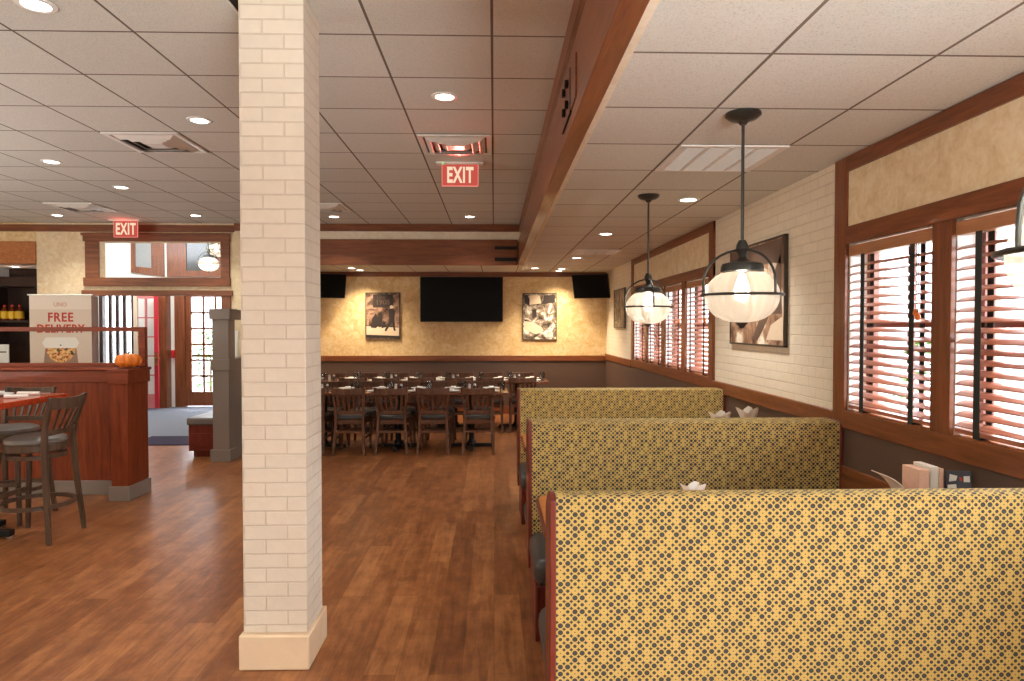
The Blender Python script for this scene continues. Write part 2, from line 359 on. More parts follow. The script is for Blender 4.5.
# long beam
bm = thing('ceiling_beam', (.4, 3, 2.55), 'long red-brown wooden ceiling beam running away from the camera over the aisle', 'beam'); bm['kind'] = 'structure'
B(.368, .44, -4, YE-.02, 2.60, 2.918).build('beam_face', M['wy'], bm, .004)
B(.358, .445, -4, YE-.02, 2.545, 2.60).build('lower_moulding', M['wy'], bm, .004)
def plate(parent, x0, x1, y0, y1, z0, z1, bolts, axis):
    p = B(x0, x1, y0, y1, z0, z1).build('bracket_plate', M['iron'], parent, .002)
    for b in bolts:
        if axis == 'x': MB().tube([(x0, b[0], b[1]), (x0-.014, b[0], b[1])], .02, 6).build('bolt', M['iron'], p_of(p, parent))
    return p
def p_of(p, parent): return parent
# black strap plate near the camera: wood tone stands in for its grazing reflection, thin iron border, four bolts
pl = B(.362, .3679, 3.0, 3.56, 2.64, 2.835).build('strap_plate', M['wy'], bm)
MB().box(.359, .3679, 3.2, 3.565, 2.632, 2.642).box(.359, .3679, 3.195, 3.207, 2.632, 2.84).build('plate_edge', M['iron'], bm)
for (yy, zz) in ((3.30, 2.80), (3.30, 2.70), (3.43, 2.80), (3.43, 2.70)):
    MB().tube([(.3625, yy, zz), (.345, yy, zz)], .021, 6).build('bolt', M['iron'], bm)
rb = thing('ceiling_beam', (-1.6, YE, 2.54), 'red-brown wooden beam crossing above the rear dining room under the cream strip', 'beam'); rb['kind'] = 'structure'
B(-3.6, .356, YE-.06, YE, 2.54, 2.925).build('beam_face', M['wx'], rb, .004)
for z0, z1 in ((2.775, 2.825), (2.6, 2.655)):
    B(.01, .356, YE-.072, YE-.0601, z0, z1).build('iron_strap', M['iron'], rb, .002)

# back wall
struct(B(-3.75, XW+.2, YB, YB+.15, 0, ZL+.1).build('wall_back', M['plaster'], smooth=0))
struct(B(-3.6, XW, YB-.012, YB, .0, .98).build('wall_back_wainscot', M['taupe'], smooth=0))
struct(B(-3.6, XW-.035, YB-.035, YB, .975, 1.075).build('trim_3', M['wx'], None, .006))
struct(B(-3.6, XW, YB-.03, YB, 2.525, ZL).build('trim_4', M['wx'], smooth=0))
struct(B(-3.6, XW-.03, YB-.03, YB-.012, 0, .14).build('baseboard_back', M['wx'], smooth=0))
struct(B(-3.75, -3.6, YE, YB, 0, ZL+.1).build('wall_rear_room_left', M['plaster'], smooth=0))

# right wall: slab with window openings
NEAR = [(3.11, 3.88), (2.205, 2.975), (1.30, 2.07), (.395, 1.165), (-.6, .17), (-1.6, -.83)]
FAR = [(6.41, 7.19), (7.335, 8.08), (8.23, 8.99), (9.13, 9.88)]
OPEN = sorted(NEAR+FAR)
ZS, ZH = 1.125, 2.10
wr = MB().box(XW, XW+.2, -4, YB, 0, ZS).box(XW, XW+.2, -4, YB, ZH, ZL+.1)
y = -4
for a, b in OPEN:
    wr.box(XW, XW+.2, y, a, ZS, ZH); y = b
wr.box(XW, XW+.2, y, YB, ZS, ZH)
struct(wr.build('wall_right', M['wallbrick'], smooth=0))
struct(B(XW-.012, XW, -4, YB, 0, 1.02).build('wall_right_wainscot', M['taupe'], smooth=0))
# chair rail on the brick stretches
for i, (a, b) in enumerate(((4.02, 6.27), (10.05, YB-.036))):
    struct(B(XW-.03, XW, a, b, 1.005, 1.11).build('trim_%d' % (5+i), M['wy'], None, .006))
struct(B(XW-.03, XW-.012, -4, YB-.03, 0, .14).build('baseboard_right', M['wy'], smooth=0))
struct(B(XW-.03, XW-.012, -1.9, 3.9, .55, .80).build('trim_7', M['wy'], None, .006))
def window_bank(idx, y0, y1, wins):
    t = thing('window_%d' % idx, (XW, (y0+y1)/2, 1.02), None, None); t['kind'] = 'structure'
    t['label'] = ['', 'bank of blind-covered windows beside the near booths with cream panel above', 'four-window bank on the right wall beside the far booth and rear room'][idx]
    tk = .024
    x0, x1 = XW-tk, XW
    m = MB().box(x0, x1, y0, y1, 2.52, ZL-.004).box(x0, x1, y0, y1, 2.10, 2.2).box(x0, x1, y0, y1, 1.02, ZS)
    m.build('frame_rail', M['wy'], t, .003)
    mm = MB().box(x0-.001, x1, y1-.13, y1, 1.021, ZL-.005).box(x0-.001, x1, y0, y0+.13, 1.021, ZL-.005)
    ws = sorted(wins)
    for (a, b), (c, d) in zip(ws[:-1], ws[1:]): mm.box(x0-.001, x1, b, c, ZS, 2.10)
    mm.build('frame_stile', M['wz'], t, .003)
    B(XW-.008, XW, y0+.13, y1-.13, 2.2, 2.52).build('cream_panel', M['cream'], t)
    for a, b in ws:
        s = MB(); X0, X1 = XW+.10, XW+.15
        s.box(X0, X1, a, a+.045, ZS, ZH).box(X0, X1, b-.045, b, ZS, ZH).box(X0, X1, a, b, ZS, ZS+.05).box(X0, X1, a, b, ZH-.05, ZH).box(X0, X1, a, b, 1.60, 1.65)
        s.box(X0+.01, X1-.01, (a+b)/2-.012, (a+b)/2+.012, ZS, ZH)
        sa = s.build('sash', M['sash'], t)
        pn = B(XW+.124, XW+.128, a+.045, b-.045, ZS+.05, ZH-.05).build('pane', M['pane'], sa)
        pn.location = -sa.location
        B(XW-.005, XW+.1, a, b, ZS-.02, ZS+.004).build('sill', M['wlite'], t)
        MB().box(XW, XW+.1, a, a+.005, ZS+.004, ZH).box(XW, XW+.1, b-.005, b, ZS+.004, ZH).build('reveal_lining', M['white'], t)
    return t
def fix_pane(): pass
window_bank(1, -1.75, 4.02, NEAR)
window_bank(2, 6.27, 10.05, FAR)

# blinds, one thing per window
def make_blind(width, label, group):
    t = thing('window_blind', (0, 0, 0), label, 'blind', group, local=True)
    h = width/2-.012
    B(-.03, .03, -h, h, .905, .965).build('headrail', M['headrail'], t, .003)
    m = MB(); n = 18
    for i in range(n):
        z = .065+i*(.835/n)
        tilt = .010
        rings = []
        for yy in (-h, h):
            rings.append([(-.024, yy, z-tilt), (0, yy, z+.003), (.024, yy, z+tilt), (.024, yy, z+tilt-.005), (0, yy, z-.002), (-.024, yy, z-tilt-.005)])
        m.loft(rings)
    m.build('slats', M['slat'], t, smooth=0)
    B(-.025, .025, -h, h, .022, .042).build('bottom_rail', M['slat'], t, .003)
    for yy in (-h*.58, h*.62):
        MB().box(-.029, -.0265, yy-.019, yy+.019, .02, .91).box(.0265, .029, yy-.019, yy+.019, .02, .91).box(-.029, .029, yy-.019, yy+.019, .012, .021).build('ladder_tape', M['tape'], t, smooth=0)
    c = MB().tube([(-.034, -h*.74, .905), (-.034, -h*.74, .55)], .0018, 5).tube([(-.034, -h*.70, .905), (-.034, -h*.70, .57)], .0018, 5).build('tilt_cord', M['tape'], t)
    for yy, zz in ((-h*.74, .535), (-h*.70, .555)):
        MB().lathe([(.003, .03), (.012, .018), (.014, .004), (.006, -.006)], 10, (-.034, yy, zz)).build('cord_tassel', M['orange'], c)
    return t
bl0 = make_blind(.77, 'whole cherry slat blind with black tapes and orange tassels beside the middle booth', 'slat blinds in the near windows')
index_kids()
XBl = XW+.016
bl0.location = (XBl, sum(NEAR[0])/2, 1.12)
dup(bl0, (XBl, sum(NEAR[1])/2, 1.12), 'large cherry slat blind with black tapes cut by the right picture edge above the menus')
BL = ['first slat blind of the far window bank counting from the near end', 'second slat blind of the far window bank counting from the near end', 'third slat blind of the far window bank, partly behind the far pendant globe', 'fourth slat blind of the far window bank, closest to the back wall']
for (a, b), lab in zip(FAR, BL):
    d = dup(bl0, (XBl, (a+b)/2, 1.12), lab, 0, 'slat blinds in the far windows'); d.scale = (1, (b-a)/.77, 1)

# left, rear and behind-camera walls
struct(B(-9.15, -9, -4, 14.2, 0, 3.6).build('wall_left', M['pale'], smooth=0))
struct(B(-9.15, XW+.2, -4.15, -4, 0, 3.3).build('wall_front', M['pale'], smooth=0))
# entrance wall with door opening and transom opening
ew = MB().box(-6.83, -6.05, YE, YE+.14, 0, ZU+.5).box(-6.05, -4.03, YE, YE+.14, 2.09, 2.34).box(-6.05, -5.9, YE, YE+.14, 2.34, 2.88).box(-4.1, -4.03, YE, YE+.14, 2.34, 2.88)
ew.box(-6.05, -4.03, YE, YE+.14, 2.88, ZU+.5).box(-4.03, -3.6, YE, YE+.14, 0, ZU+.5)
struct(ew.build('wall_entrance', M['cream'], smooth=0))
struct(B(-9, -6.83, YE, YE+.14, 2.88, ZU).build('wall_bar_header', M['plaster'], smooth=0))
struct(B(-9, -6.831, YE-.03, YE+.16, 2.55, 2.88).build('trim_8', M['wlite'], smooth=0))
struct(B(-9, -3.9, YE-.035, YE, 3.03, 3.13).build('trim_9', M['wx'], None, .005))
# transom window frame
tw = thing('window_3', (-5.03, YE, 2.22), None, None); tw['kind'] = 'structure'; tw['label'] = 'wood-framed transom window above the entrance opening'
MB().box(-6.13, -3.96, YE-.04, YE, 2.885, 3.005).box(-6.13, -3.96, YE-.04, YE, 2.215, 2.345).box(-6.1, -5.9, YE-.038, YE, 2.345, 2.885).box(-4.1, -3.97, YE-.038, YE, 2.345, 2.885).build('frame', M['wx'], tw, .004)
MB().box(-6.15, -3.945, YE-.055, YE-.0401, 2.97, 3.01).build('frame_cap', M['wx'], tw, .003)
B(-5.9, -4.1, YE+.05, YE+.056, 2.345, 2.885).build('pane', M['pane'], tw)
dr = thing('door_1', (-5.03, YE, 0), None, None); dr['kind'] = 'structure'; dr['label'] = 'wood-cased entrance opening leading to the vestibule'
B(-6.155, -3.93, YE-.045, YE, 2.07, 2.155).build('head_casing', M['wx'], dr, .004)
MB().box(-6.09, -6.02, YE-.03, YE+.15, 0, 2.07).box(-4.1, -3.96, YE-.03, YE+.15, 0, 2.07).build('side_casing', M['wz'], dr, .004)

# ------------------------------------------------------------------ brick column
cb = thing('brick_column', (-1.06, 3.4, 0), 'square cream-painted brick column standing on the wood floor left of the aisle', 'column'); cb['kind'] = 'structure'
B(-1.187, -.886, 3.185, 3.465, .165, ZU-.003).build('shaft', M['colbrick'], cb, .004)
B(-1.2, -.87, 3.152, 3.5, 0, .165).build('base', plain('column_base_paint', rgb(224, 196, 164), .6, 0, .1, 9, .3, .2), cb, .008)

# ------------------------------------------------------------------ ceiling lights, vents
def make_can():
    t = thing('recessed_ceiling_light', (0, 0, 0), '', 'ceiling light', 'recessed ceiling lights', local=True)
    MB().lathe([(.062, -.001), (.064, -.008), (.088, -.006), (.09, -.001)], 24).build('trim_ring', M['canring'], t)
    MB().lathe([(.0005, -.003), (.0615, -.003), (.0615, -.001), (.0005, -.001)], 24).build('lens', M['can'], t)
    return t
can0 = make_can(); index_kids()
CANS_U = [(-2.19, 3.31, 'lit ceiling downlight at the top left picture corner'), (-2.2, 5.12, 'lit downlight just left of the brick column, past the square air diffuser'),
    (-4.14, 6.44, 'lit downlight beyond the left air diffuser, high above the wooden screen'), (-4.13, 7.6, 'lit downlight between the wooden screen and the transom window, second in its line'),
    (-6.06, 9.53, 'lit downlight at the far left near the bar opening'), (-4.15, 9.5, 'lit downlight close in front of the transom window'),
    (-.33, 4.55, 'lit downlight in the shaded aisle ceiling before the centre exit sign'), (-.34, 9.5, 'lit downlight in the aisle ceiling just before the rear beam'), (-2.25, 9.55, 'lit downlight by the column near a rear air diffuser'),
    (-7.9, 9.53, 'lit downlight before the bar opening at the left picture edge')]
CANS_L = [(-2.43, 11.56, 'small lit downlight above the left framed street photo, nearer the beam'), (-2.37, 11.98, 'small lit downlight above the left framed street photo, nearer the wall'),
    (1.2, 7.2, 'lit downlight in the lower ceiling beyond the far pendant canopy'), (1.2, 9.74, 'lit downlight in the lower ceiling past the rear ceiling grille'),
    (.7, 11.48, 'small lit downlight above the right framed kitchen photo'), (1.16, 12.0, 'small lit downlight nearest the back wall before the right corner television'), (1.17, 11.57, 'small lit downlight second from the wall before the right corner television'),
    (1.52, 5.24, 'lit downlight in the lower ceiling between the two pendants')]
first = True
LAMPS = []
for lst, z in ((CANS_U, ZU), (CANS_L, ZL)):
    for x, y, lab in lst:
        if first: can0.location = (x, y, z); can0['label'] = lab; first = False
        else: dup(can0, (x, y, z), lab)
        LAMPS.append((x, y, z))
dup(can0, (-7.64, 10.95, 2.57), 'lit downlight inside the dark bar recess at the far left')
LAMPS.append((-7.64, 10.95, 2.57))

def make_diffuser():
    t = thing('air_diffuser', (0, 0, 0), '', 'air vent', 'square ceiling air diffusers', local=True)
    MB().box(-.3, .3, -.3, -.26, -.012, -.001).box(-.3, .3, .26, .3, -.012, -.001).box(-.3, -.26, -.26, .26, -.012, -.001).box(.26, .3, -.26, .26, -.012, -.001).build('frame', M['vent'], t)
    B(-.26, .26, -.26, .26, -.003, -.001).build('backing', M['ventdark'], t)
    m = MB()
    for r0, r1, z0, z1 in ((.245, .2, -.006, -.034), (.185, .14, -.006, -.034), (.12, .075, -.006, -.034)):
        sq = lambda r, z: [(-r, -r, z), (r, -r, z), (r, r, z), (-r, r, z)]
        m.loft([sq(r0, z0), sq(r1, z1), sq(r1-.004, z1+.002), sq(r0-.006, z0+.002)], closed=True)
    m.build('louvre', M['vent'], t, smooth=0)
    B(-.07, .07, -.07, .07, -.03, -.026).build('centre_plate', M['vent'], t)
    return t
df0 = make_diffuser(); index_kids()
df0.location = (-2.823, 5.75, ZU); df0['label'] = 'square metal ceiling air diffuser left of the column, the largest on the left side'
dup(df0, (-.32, 5.75, ZU), 'square ceiling air diffuser tinted red by the exit sign hanging just behind it')
dup(df0, (-5.33, 8.87, ZU), 'small far air diffuser on the left ceiling before the entrance wall')
dup(df0, (-2.2, 8.8, ZU), 'far air diffuser half hidden by the right side of the column')
lv = thing('slot_vent', (-1.225, 3.25, ZU), 'small dark slot vent in the ceiling against the left side of the column top', 'air vent')
MB().box(-1.262, -1.25, 3.05, 3.42, ZU-.008, ZU-.001).box(-1.202, -1.192, 3.05, 3.42, ZU-.008, ZU-.001).box(-1.25, -1.202, 3.41, 3.42, ZU-.008, ZU-.001).box(-1.25, -1.202, 3.05, 3.06, ZU-.008, ZU-.001).build('frame', M['vent'], lv)
B(-1.25, -1.202, 3.06, 3.41, ZU-.003, ZU-.001).build('slot', M['iron'], lv)
def make_grille():
    t = thing('return_grille', (0, 0, 0), '', 'air vent', 'flat grilles in the lower ceiling', local=True)
    m = MB().box(-.3, .3, -.3, -.27, -.01, -.001).box(-.3, .3, .27, .3, -.01, -.001).box(-.3, -.255, -.27, .27, -.01, -.001).box(.255, .3, -.27, .27, -.01, -.001)
    for x in (-.14, 0, .14): m.box(x-.012, x+.012, -.27, .27, -.009, -.001)
    m.build('frame', M['canring'], t)
    m = MB()
    for i in range(30):
        yy = -.26+i*.018; m.box(-.255, .255, yy, yy+.004, -.007, -.002)
    m.build('slats', M['vent'], t, smooth=0)
    B(-.255, .255, -.27, .27, -.002, -.001).build('backing', plain('grille_back', rgb(170, 160, 150), .8), t)
    return t
gr0 = make_grille(); index_kids()
gr0.location = (1.32, 3.96, ZL); gr0['label'] = 'flat white return-air grille with dividers between the two pendant canopies'
dup(gr0, (1.36, 9.0, ZL), 'flat air grille far back in the lower ceiling before the rear downlights')

# exit signs
def exit_sign(x, y, z0, z1, w, label, plate=True):
    t = thing('exit_sign', (x, y, ZU), label, 'exit sign', 'red EXIT signs')
    h = w/2; c = (z0+z1)/2
    B(x-h-.05, x+h+.05, y-.05, y+.05, ZU-.02, ZU-.001).build('ceiling_housing', M['canring'], t, .004)
    p = B(x-h, x+h, y-.003, y+.003, z0, ZU-.0201).build('acrylic_panel', M['exitred'], t)
    MB().box(x-h, x+h, y-.0045, y+.0045, z0-.004, z0+.003).box(x-h-.003, x-h+.003, y-.0045, y+.0045, z0, ZU-.0201).box(x+h-.003, x+h+.003, y-.0045, y+.0045, z0, ZU-.0201).build('edge_glow', M['exitrim'], t)
    text('lettering', 'EXIT', M['exitlet'], t, (x, y-.006, z0+(ZU-.02-z0)*.48), (ZU-.02-z0)*1.0, bold=.007, sx=.56, space=1.12)
    return t
es = exit_sign(-.319, 6.38, 2.94, ZU, .34, 'red illuminated EXIT sign hanging in the middle of the aisle ceiling')
MB().lathe([(.001, -.004), (.01, -.004), (.01, .006), (.001, .006)], 10, (-.475, 6.32, 3.135)).build('pilot_light', M['green'], es)
exit_sign(-5.34, 9.93, 2.91, ZU, .34, 'smaller red EXIT sign above the transom window on the left')

# ------------------------------------------------------------------ pendants
def make_pendant():
    t = thing('pendant_lamp', (0, 0, 0), '', 'pendant lamp', 'ribbed glass pendants', local=True)
    MB().lathe([(.001, 0), (.08, 0), (.082, -.012), (.06, -.03), (.025, -.04), (.014, -.055), (.001, -.055)], 28).build('canopy', M['bronze'], t)
    MB().tube([(0, 0, -.05), (0, 0, -.60)], .0075, 10).build('rod', M['bronze'], t)
    MB().lathe([(.001, -.585), (.016, -.59), (.026, -.61), (.03, -.63), (.022, -.65), (.016, -.665), (.02, -.675), (.05, -.69), (.09, -.70), (.096, -.715), (.098, -.735), (.085, -.738), (.001, -.738)], 28).build('cap', M['bronze'], t)
    # globe (open at the top), rib lobes
    prof = []
    for i in range(15):
        a = PI*(.17+.80*i/14)
        prof.append((.163*math.sin(a)**.85, -.85+.125*math.cos(a)))
    n = 96; rings = []
    for r, z in prof:
        rings.append([(r*(1+.035*abs(math.cos(12*2*PI*k/n)))*math.cos(2*PI*k/n), r*(1+.035*abs(math.cos(12*2*PI*k/n)))*math.sin(2*PI*k/n), z) for k in range(n)])
    MB().loft(rings, cap=False).build('glass_globe', M['rib'], t, smooth=60)
    MB().lathe([(.001, -.963), (.028, -.963), (.032, -.974), (.016, -.99), (.01, -1.0), (.001, -1.002)], 16).build('finial', M['bronze'], t)
    MB().lathe([(.001, -.74), (.014, -.75), (.03, -.80), (.036, -.835), (.026, -.865), (.001, -.878)], 16).build('bulb', M['bulb'], t)
    R = .183
    MB().tube([(R*math.cos(2*PI*k/48), R*math.sin(2*PI*k/48), -.845) for k in range(48)], .0065, 8, True).build('ring', M['bronze'], t)
    for q in (PI, PI/3, -PI/3):
        ca, sa_ = math.cos(q), math.sin(q)
        pts = [(R*ca, R*sa_, -.848), (R*ca, R*sa_, -.80)]+[(R*ca*math.cos(PI*k/16), R*sa_*math.cos(PI*k/16), -.79+.155*math.sin(PI*k/16)) for k in range(1, 9)]
        MB().tube(pts, .006, 8).build('arm', M['bronze'], t)
    return t
pd0 = make_pendant(); index_kids()
PEND = [(1.16, 3.12, 'large ribbed-glass pendant with bronze hoop hanging over the near booth table'), (1.17, 5.08, 'ribbed-glass pendant over the middle booth table, before the far window bank'), (1.176, 1.25, 'ribbed-glass pendant cut off by the right picture edge')]
for i, (x, y, lab) in enumerate(PEND):
    if i == 0: pd0.location = (x, y, ZL); pd0['label'] = lab
    else: dup(pd0, (x, y, ZL), lab, PI/2 if i == 1 else 0)
dup(pd0, (-4.98, 11.9, 3.55), 'ribbed pendant glowing behind the transom glass, lower right of the pane', group='pendants seen through the transom')
dup(pd0, (-5.25, 12.9, 3.9), 'ribbed pendant at the top of the transom glass, partly hidden', group='pendants seen through the transom')

# ------------------------------------------------------------------ televisions and pictures
def tv(loc, w, h, label, yaw=0, tilt=0):
    t = thing('television', loc, label, 'television', None, local=True); t.rotation_euler = (tilt, 0, yaw)
    B(-w/2, w/2, -.025, .02, -h/2, h/2).build('housing', M['tvb'], t, .004)
    B(-w/2+.012, w/2-.012, -.0265, -.0251, -h/2+.018, h/2-.012).build('screen', M['tv'], t)
    return t
t = tv((-.592, YB-.05, 2.107), 1.512, .825, 'large black flat television mounted in the centre of the back wall')
B(-.3, .3, .021, .049, -.2, .2).build('wall_mount', M['iron'], t)
t = tv((1.735, 12.0, 2.335), .66, .45, 'black television hung in the right rear corner, tilted down', -.40, .38)
B(-.1, .1, .021, .1, -.1, .1).build('wall_mount', M['iron'], t)
t = tv((-2.97, 12.0, 2.335), .68, .45, 'black television beside the column, tilted down at the back wall left', .40, .38)
B(-.1, .1, .021, .1, -.1, .1).build('wall_mount', M['iron'], t)
def frame_y(x0, x1, z0, z1, mat, label):
    t = thing('framed_photograph', ((x0+x1)/2, YB-.001, z0), label, 'picture')
    B(x0+.012, x1-.012, YB-.022, YB-.002, z0+.012, z1-.012).build('print', mat, t)
    y0, y1 = YB-.032, YB-.002
    MB().box(x0, x1, y0, y1, z0, z0+.014).box(x0, x1, y0, y1, z1-.014, z1).box(x0, x0+.014, y0, y1, z0, z1).box(x1-.014, x1, y0, y1, z0, z1).build('frame', M['frame'], t, .002)
    return t
p = frame_y(-2.354, -1.722, 1.375, 2.233, M['sepia1'], 'framed sepia street photograph of a man in a suit walking past a sign')
yy = YB-.0225
def flat(m, poly, d=0): return m.prism(poly, 'y', yy-.001-d, yy-d)
x0, z0 = -2.354, 1.375; sx, sz = .632, .858
def U(pts): return [(x0+a*sx, z0+b*sz) for a, b in pts]
flat(MB(), U([(.03, .06), (.97, .06), (.97, .25), (.03, .28)])).build('pavement', M['plight'], p, smooth=0)
flat(MB(), U([(.03, .03), (.97, .03), (.97, .075), (.03, .1)]), .0011).build('kerb', M['pdark'], p, smooth=0)
flat(MB(), U([(.22, .68), (.8, .68), (.8, .96), (.22, .96)])).build('sign_board', M['pdark'], p, smooth=0)
text('sign_lettering', '1908', M['pmid'], p, (x0+.5*sx, yy-.003, z0+.79*sz), .13, bold=.002, ext=.0004)
text('sign_lettering', 'Uno', M['pmid'], p, (x0+.46*sx, yy-.003, z0+.9*sz), .09, bold=.001, ext=.0004)
flat(MB(), U([(.68, .48), (.66, .62), (.71, .66), (.8, .66), (.85, .6), (.84, .4), (.86, .24), (.88, .19), (.82, .18), (.77, .36), (.66, .24), (.6, .17), (.55, .19), (.64, .32), (.69, .42)]), .001).build('walking_man', M['pdark'], p, smooth=0)
flat(MB(), U([(.72, .66), (.7, .7), (.74, .73), (.79, .72), (.81, .68), (.78, .66)]), .001).build('man_head', M['plight'], p, smooth=0)
flat(flat(flat(MB(), U([(.16, .25), (.2, .45), (.3, .56), (.37, .45), (.36, .28), (.3, .24)]), .001), U([(.36, .28), (.38, .5), (.44, .6), (.5, .5), (.47, .3), (.42, .25)]), .0012), U([(.46, .24), (.5, .38), (.57, .38), (.6, .26)]), .001).build('seated_group', M['pdark'], p, smooth=0)
p = frame_y(.526, 1.156, 1.363, 2.227, M['sepia2'], 'framed sepia photograph of people at a table, right of the big television')
x0, z0, sx, sz = .526, 1.363, .63, .864
flat(MB(), U([(.05, .4), (.3, .38), (.55, .28), (.62, .2), (.4, .12), (.05, .22)])).build('table_cloth_area', M['plight'], p, smooth=0)
flat(MB(), U([(.2, .75), (.55, .78), (.5, .95), (.2, .95)])).build('window_area', M['plight'], p, smooth=0)
for q in ([(.05, .8), (.2, .72), (.22, .86), (.12, .96), (.05, .95)], [(.6, .76), (.95, .8), (.95, .96), (.62, .95)], [(.3, .46), (.42, .5), (.4, .66), (.28, .64)]): flat(MB(), U(q)).build('dark_figure', M['pdark'], p, smooth=0)
def frame_x(y0, y1, z0, z1, mat, label, d=.03):
    t = thing('framed_photograph', (XW-.001, (y0+y1)/2, z0), label, 'picture')
    B(XW-d+.008, XW-.002, y0+.012, y1-.012, z0+.012, z1-.012).build('print', mat, t)
    X0, X1 = XW-d, XW-.002
    MB().box(X0, X1, y0, y1, z0, z0+.014).box(X0, X1, y0, y1, z1-.014, z1).box(X0, X1, y0, y0+.014, z0, z1).box(X0, X1, y1-.014, y1, z0, z1).build('frame', M['frame'], t, .002)
    return t
p = frame_x(4.70, 5.80, 1.467, 2.272, M['sepia3'], 'large framed sepia photograph on the white brick wall behind the near pendant')
XX = XW-.0225
def U2(pts): return [(5.80-a*1.1, 1.467+b*.805) for a, b in pts]
for q in ([(.02, .82), (.02, .97), (.97, .97), (.97, .74), (.75, .78), (.4, .74)], [(.8, .3), (.84, .7), (.93, .85), (.95, .3)], [(.45, .06), (.6, .28), (.74, .4), (.8, .36), (.66, .18), (.55, .05)]): MB().prism(U2(q), 'x', XX-.0012, XX).build('dark_area', M['pmid'], p, smooth=0)
for q in ([(.3, .45), (.36, .72), (.55, .8), (.7, .72), (.76, .5), (.6, .34)], [(.7, .06), (.78, .2), (.97, .28), (.97, .06)]): MB().prism(U2(q), 'x', XX-.0011, XX).build('light_area', M['plight'], p, smooth=0)
frame_x(10.54, 11.47, 1.585, 2.228, M['sepia4'], 'small dark framed photograph on the right wall near the rear corner', .03)

# ------------------------------------------------------------------ booths
def rbox(m, x0, x1, y0, y1, z0, z1): return m.box(x0, x1, y0, y1, z0, z1)
def booth(yf, label, front_seat, rear_seat, xl=.2):
    t = thing('booth_bench', (xl, yf, 0), label, 'booth', 'patterned restaurant booths')
    x0, x1 = xl+.022, 2.044; d = .25 if front_seat else .17
    zt = 1.053
    zb = .28 if front_seat else .20
    flat = .2 if front_seat else .075
    bk = MB().prism([(yf, zb), (yf, zt-.012), (yf+.004, zt-.004), (yf+.014, zt), (yf+flat, zt), (yf+flat+.02, zt-.005), (yf+flat+.035, zt-.02), (yf+d, zt-.06), (yf+d, zb)], 'x', x0, x1).build('back_cushion', M['fabric'], t)
    MB().tube([(x0, yf+.001, zt-.019), (x1, yf+.001, zt-.019)], .0035, 6).build('piping', M['fabric'], bk).location = -bk.location
    for a, b in ((xl, xl+.0218), (x1+.0002, x1+.022)):
        MB().prism([(yf-.004, .2), (yf+d+.01, .2), (yf+d+.01, zt-.07), (yf+flat+.02, zt-.008), (yf+flat-.01, zt+.003), (yf+.03, zt+.003), (yf-.004, zt-.015)], 'x', a, b).build('end_board', M['booth'], t, .004)
    ys, ye = yf, yf+d
    def seat(a, b):
        c = B(xl+.004, x1, a, b, .285, .42).build('seat_cushion', M['vinyl'], t, .05, segs=5)
    if front_seat: seat(yf-.52, yf-.001); ys = yf-.49
    if rear_seat: seat(yf+d+.001, yf+d+.5); ye = yf+d+.46
    B(xl+.03, x1, ys, ye, .0, .284).build('base', M['booth'], t, .004) if front_seat else MB().box(xl+.03, x1, yf+.03, ye, 0, .199).box(xl+.03, x1, yf+d+.002, ye, .199, .284).build('base', M['booth'], t, .004)
    if front_seat: MB().prism([(yf-.5, .0), (yf-.02, .0), (yf-.02, .28), (yf-.5, .28)], 'x', xl+.012, xl+.0299).build('seat_end_panel', M['booth'], t, .004)
    return t
booth(2.22, 'nearest gold and charcoal dotted booth bench, its plain back facing the camera', False, True, .185)
booth(3.91, 'middle gold and charcoal dotted double booth bench between the two booth tables', True, True, .2)
booth(5.94, 'farthest gold and charcoal dotted booth bench, before the rear dining room', True, False, .21)
def booth_table(y0, y1, label):
    t = thing('booth_table', (1.1, (y0+y1)/2, 0), label, 'table', 'booth tables')
    r = .07; X0, X1 = .212, 2.045
    pts = [(X1, y0), (X1, y1)]+[(X0+r-r*math.sin(a), y1-r+r*math.cos(a)) for a in [i*PI/12 for i in range(7)]]+[(X0+r-r*math.cos(a), y0+r-r*math.sin(a)) for a in [i*PI/12 for i in range(7)]]
    cx, cy = (X0+X1)/2, (y0+y1)/2
    MB().prism(pts, 'z', .715, .742).build('edge_band', M['booth'], t, .006)
    ins = [(min(max(x, X0+.012), X1-.012), min(max(yv, y0+.012), y1-.012)) for x, yv in pts]
    MB().prism([(cx+(x-cx)*.985, cy+(yv-cy)*.965) for x, yv in pts], 'z', .7421, .750).build('table_top', M['boothtop'], t)
    for xx in (.55, 1.75):
        c = MB().tube([(xx, cy, .02), (xx, cy, .70)], .036, 14).lathe([(.001, .7), (.13, .7), (.13, .714), (.001, .714)], 16, (xx, cy, 0)).build('pedestal', M['iron'], t)
        MB().bar((xx-.26, cy, .026), (xx+.26, cy, .026), .05, .034).bar((xx, cy-.25, .026), (xx, cy+.25, .026), .05, .034).box(xx-.27, xx-.23, cy-.02, cy+.02, 0, .012).box(xx+.23, xx+.27, cy-.02, cy+.02, 0, .012).box(xx-.02, xx+.02, cy-.26, cy-.22, 0, .012).box(xx-.02, xx+.02, cy+.22, cy+.26, 0, .012).build('foot', M['iron'], t, .004)
    return t
booth_table(2.80, 3.45, 'wooden booth table between the nearest and middle booths')
booth_table(4.78, 5.42, 'wooden booth table between the middle and farthest booths')

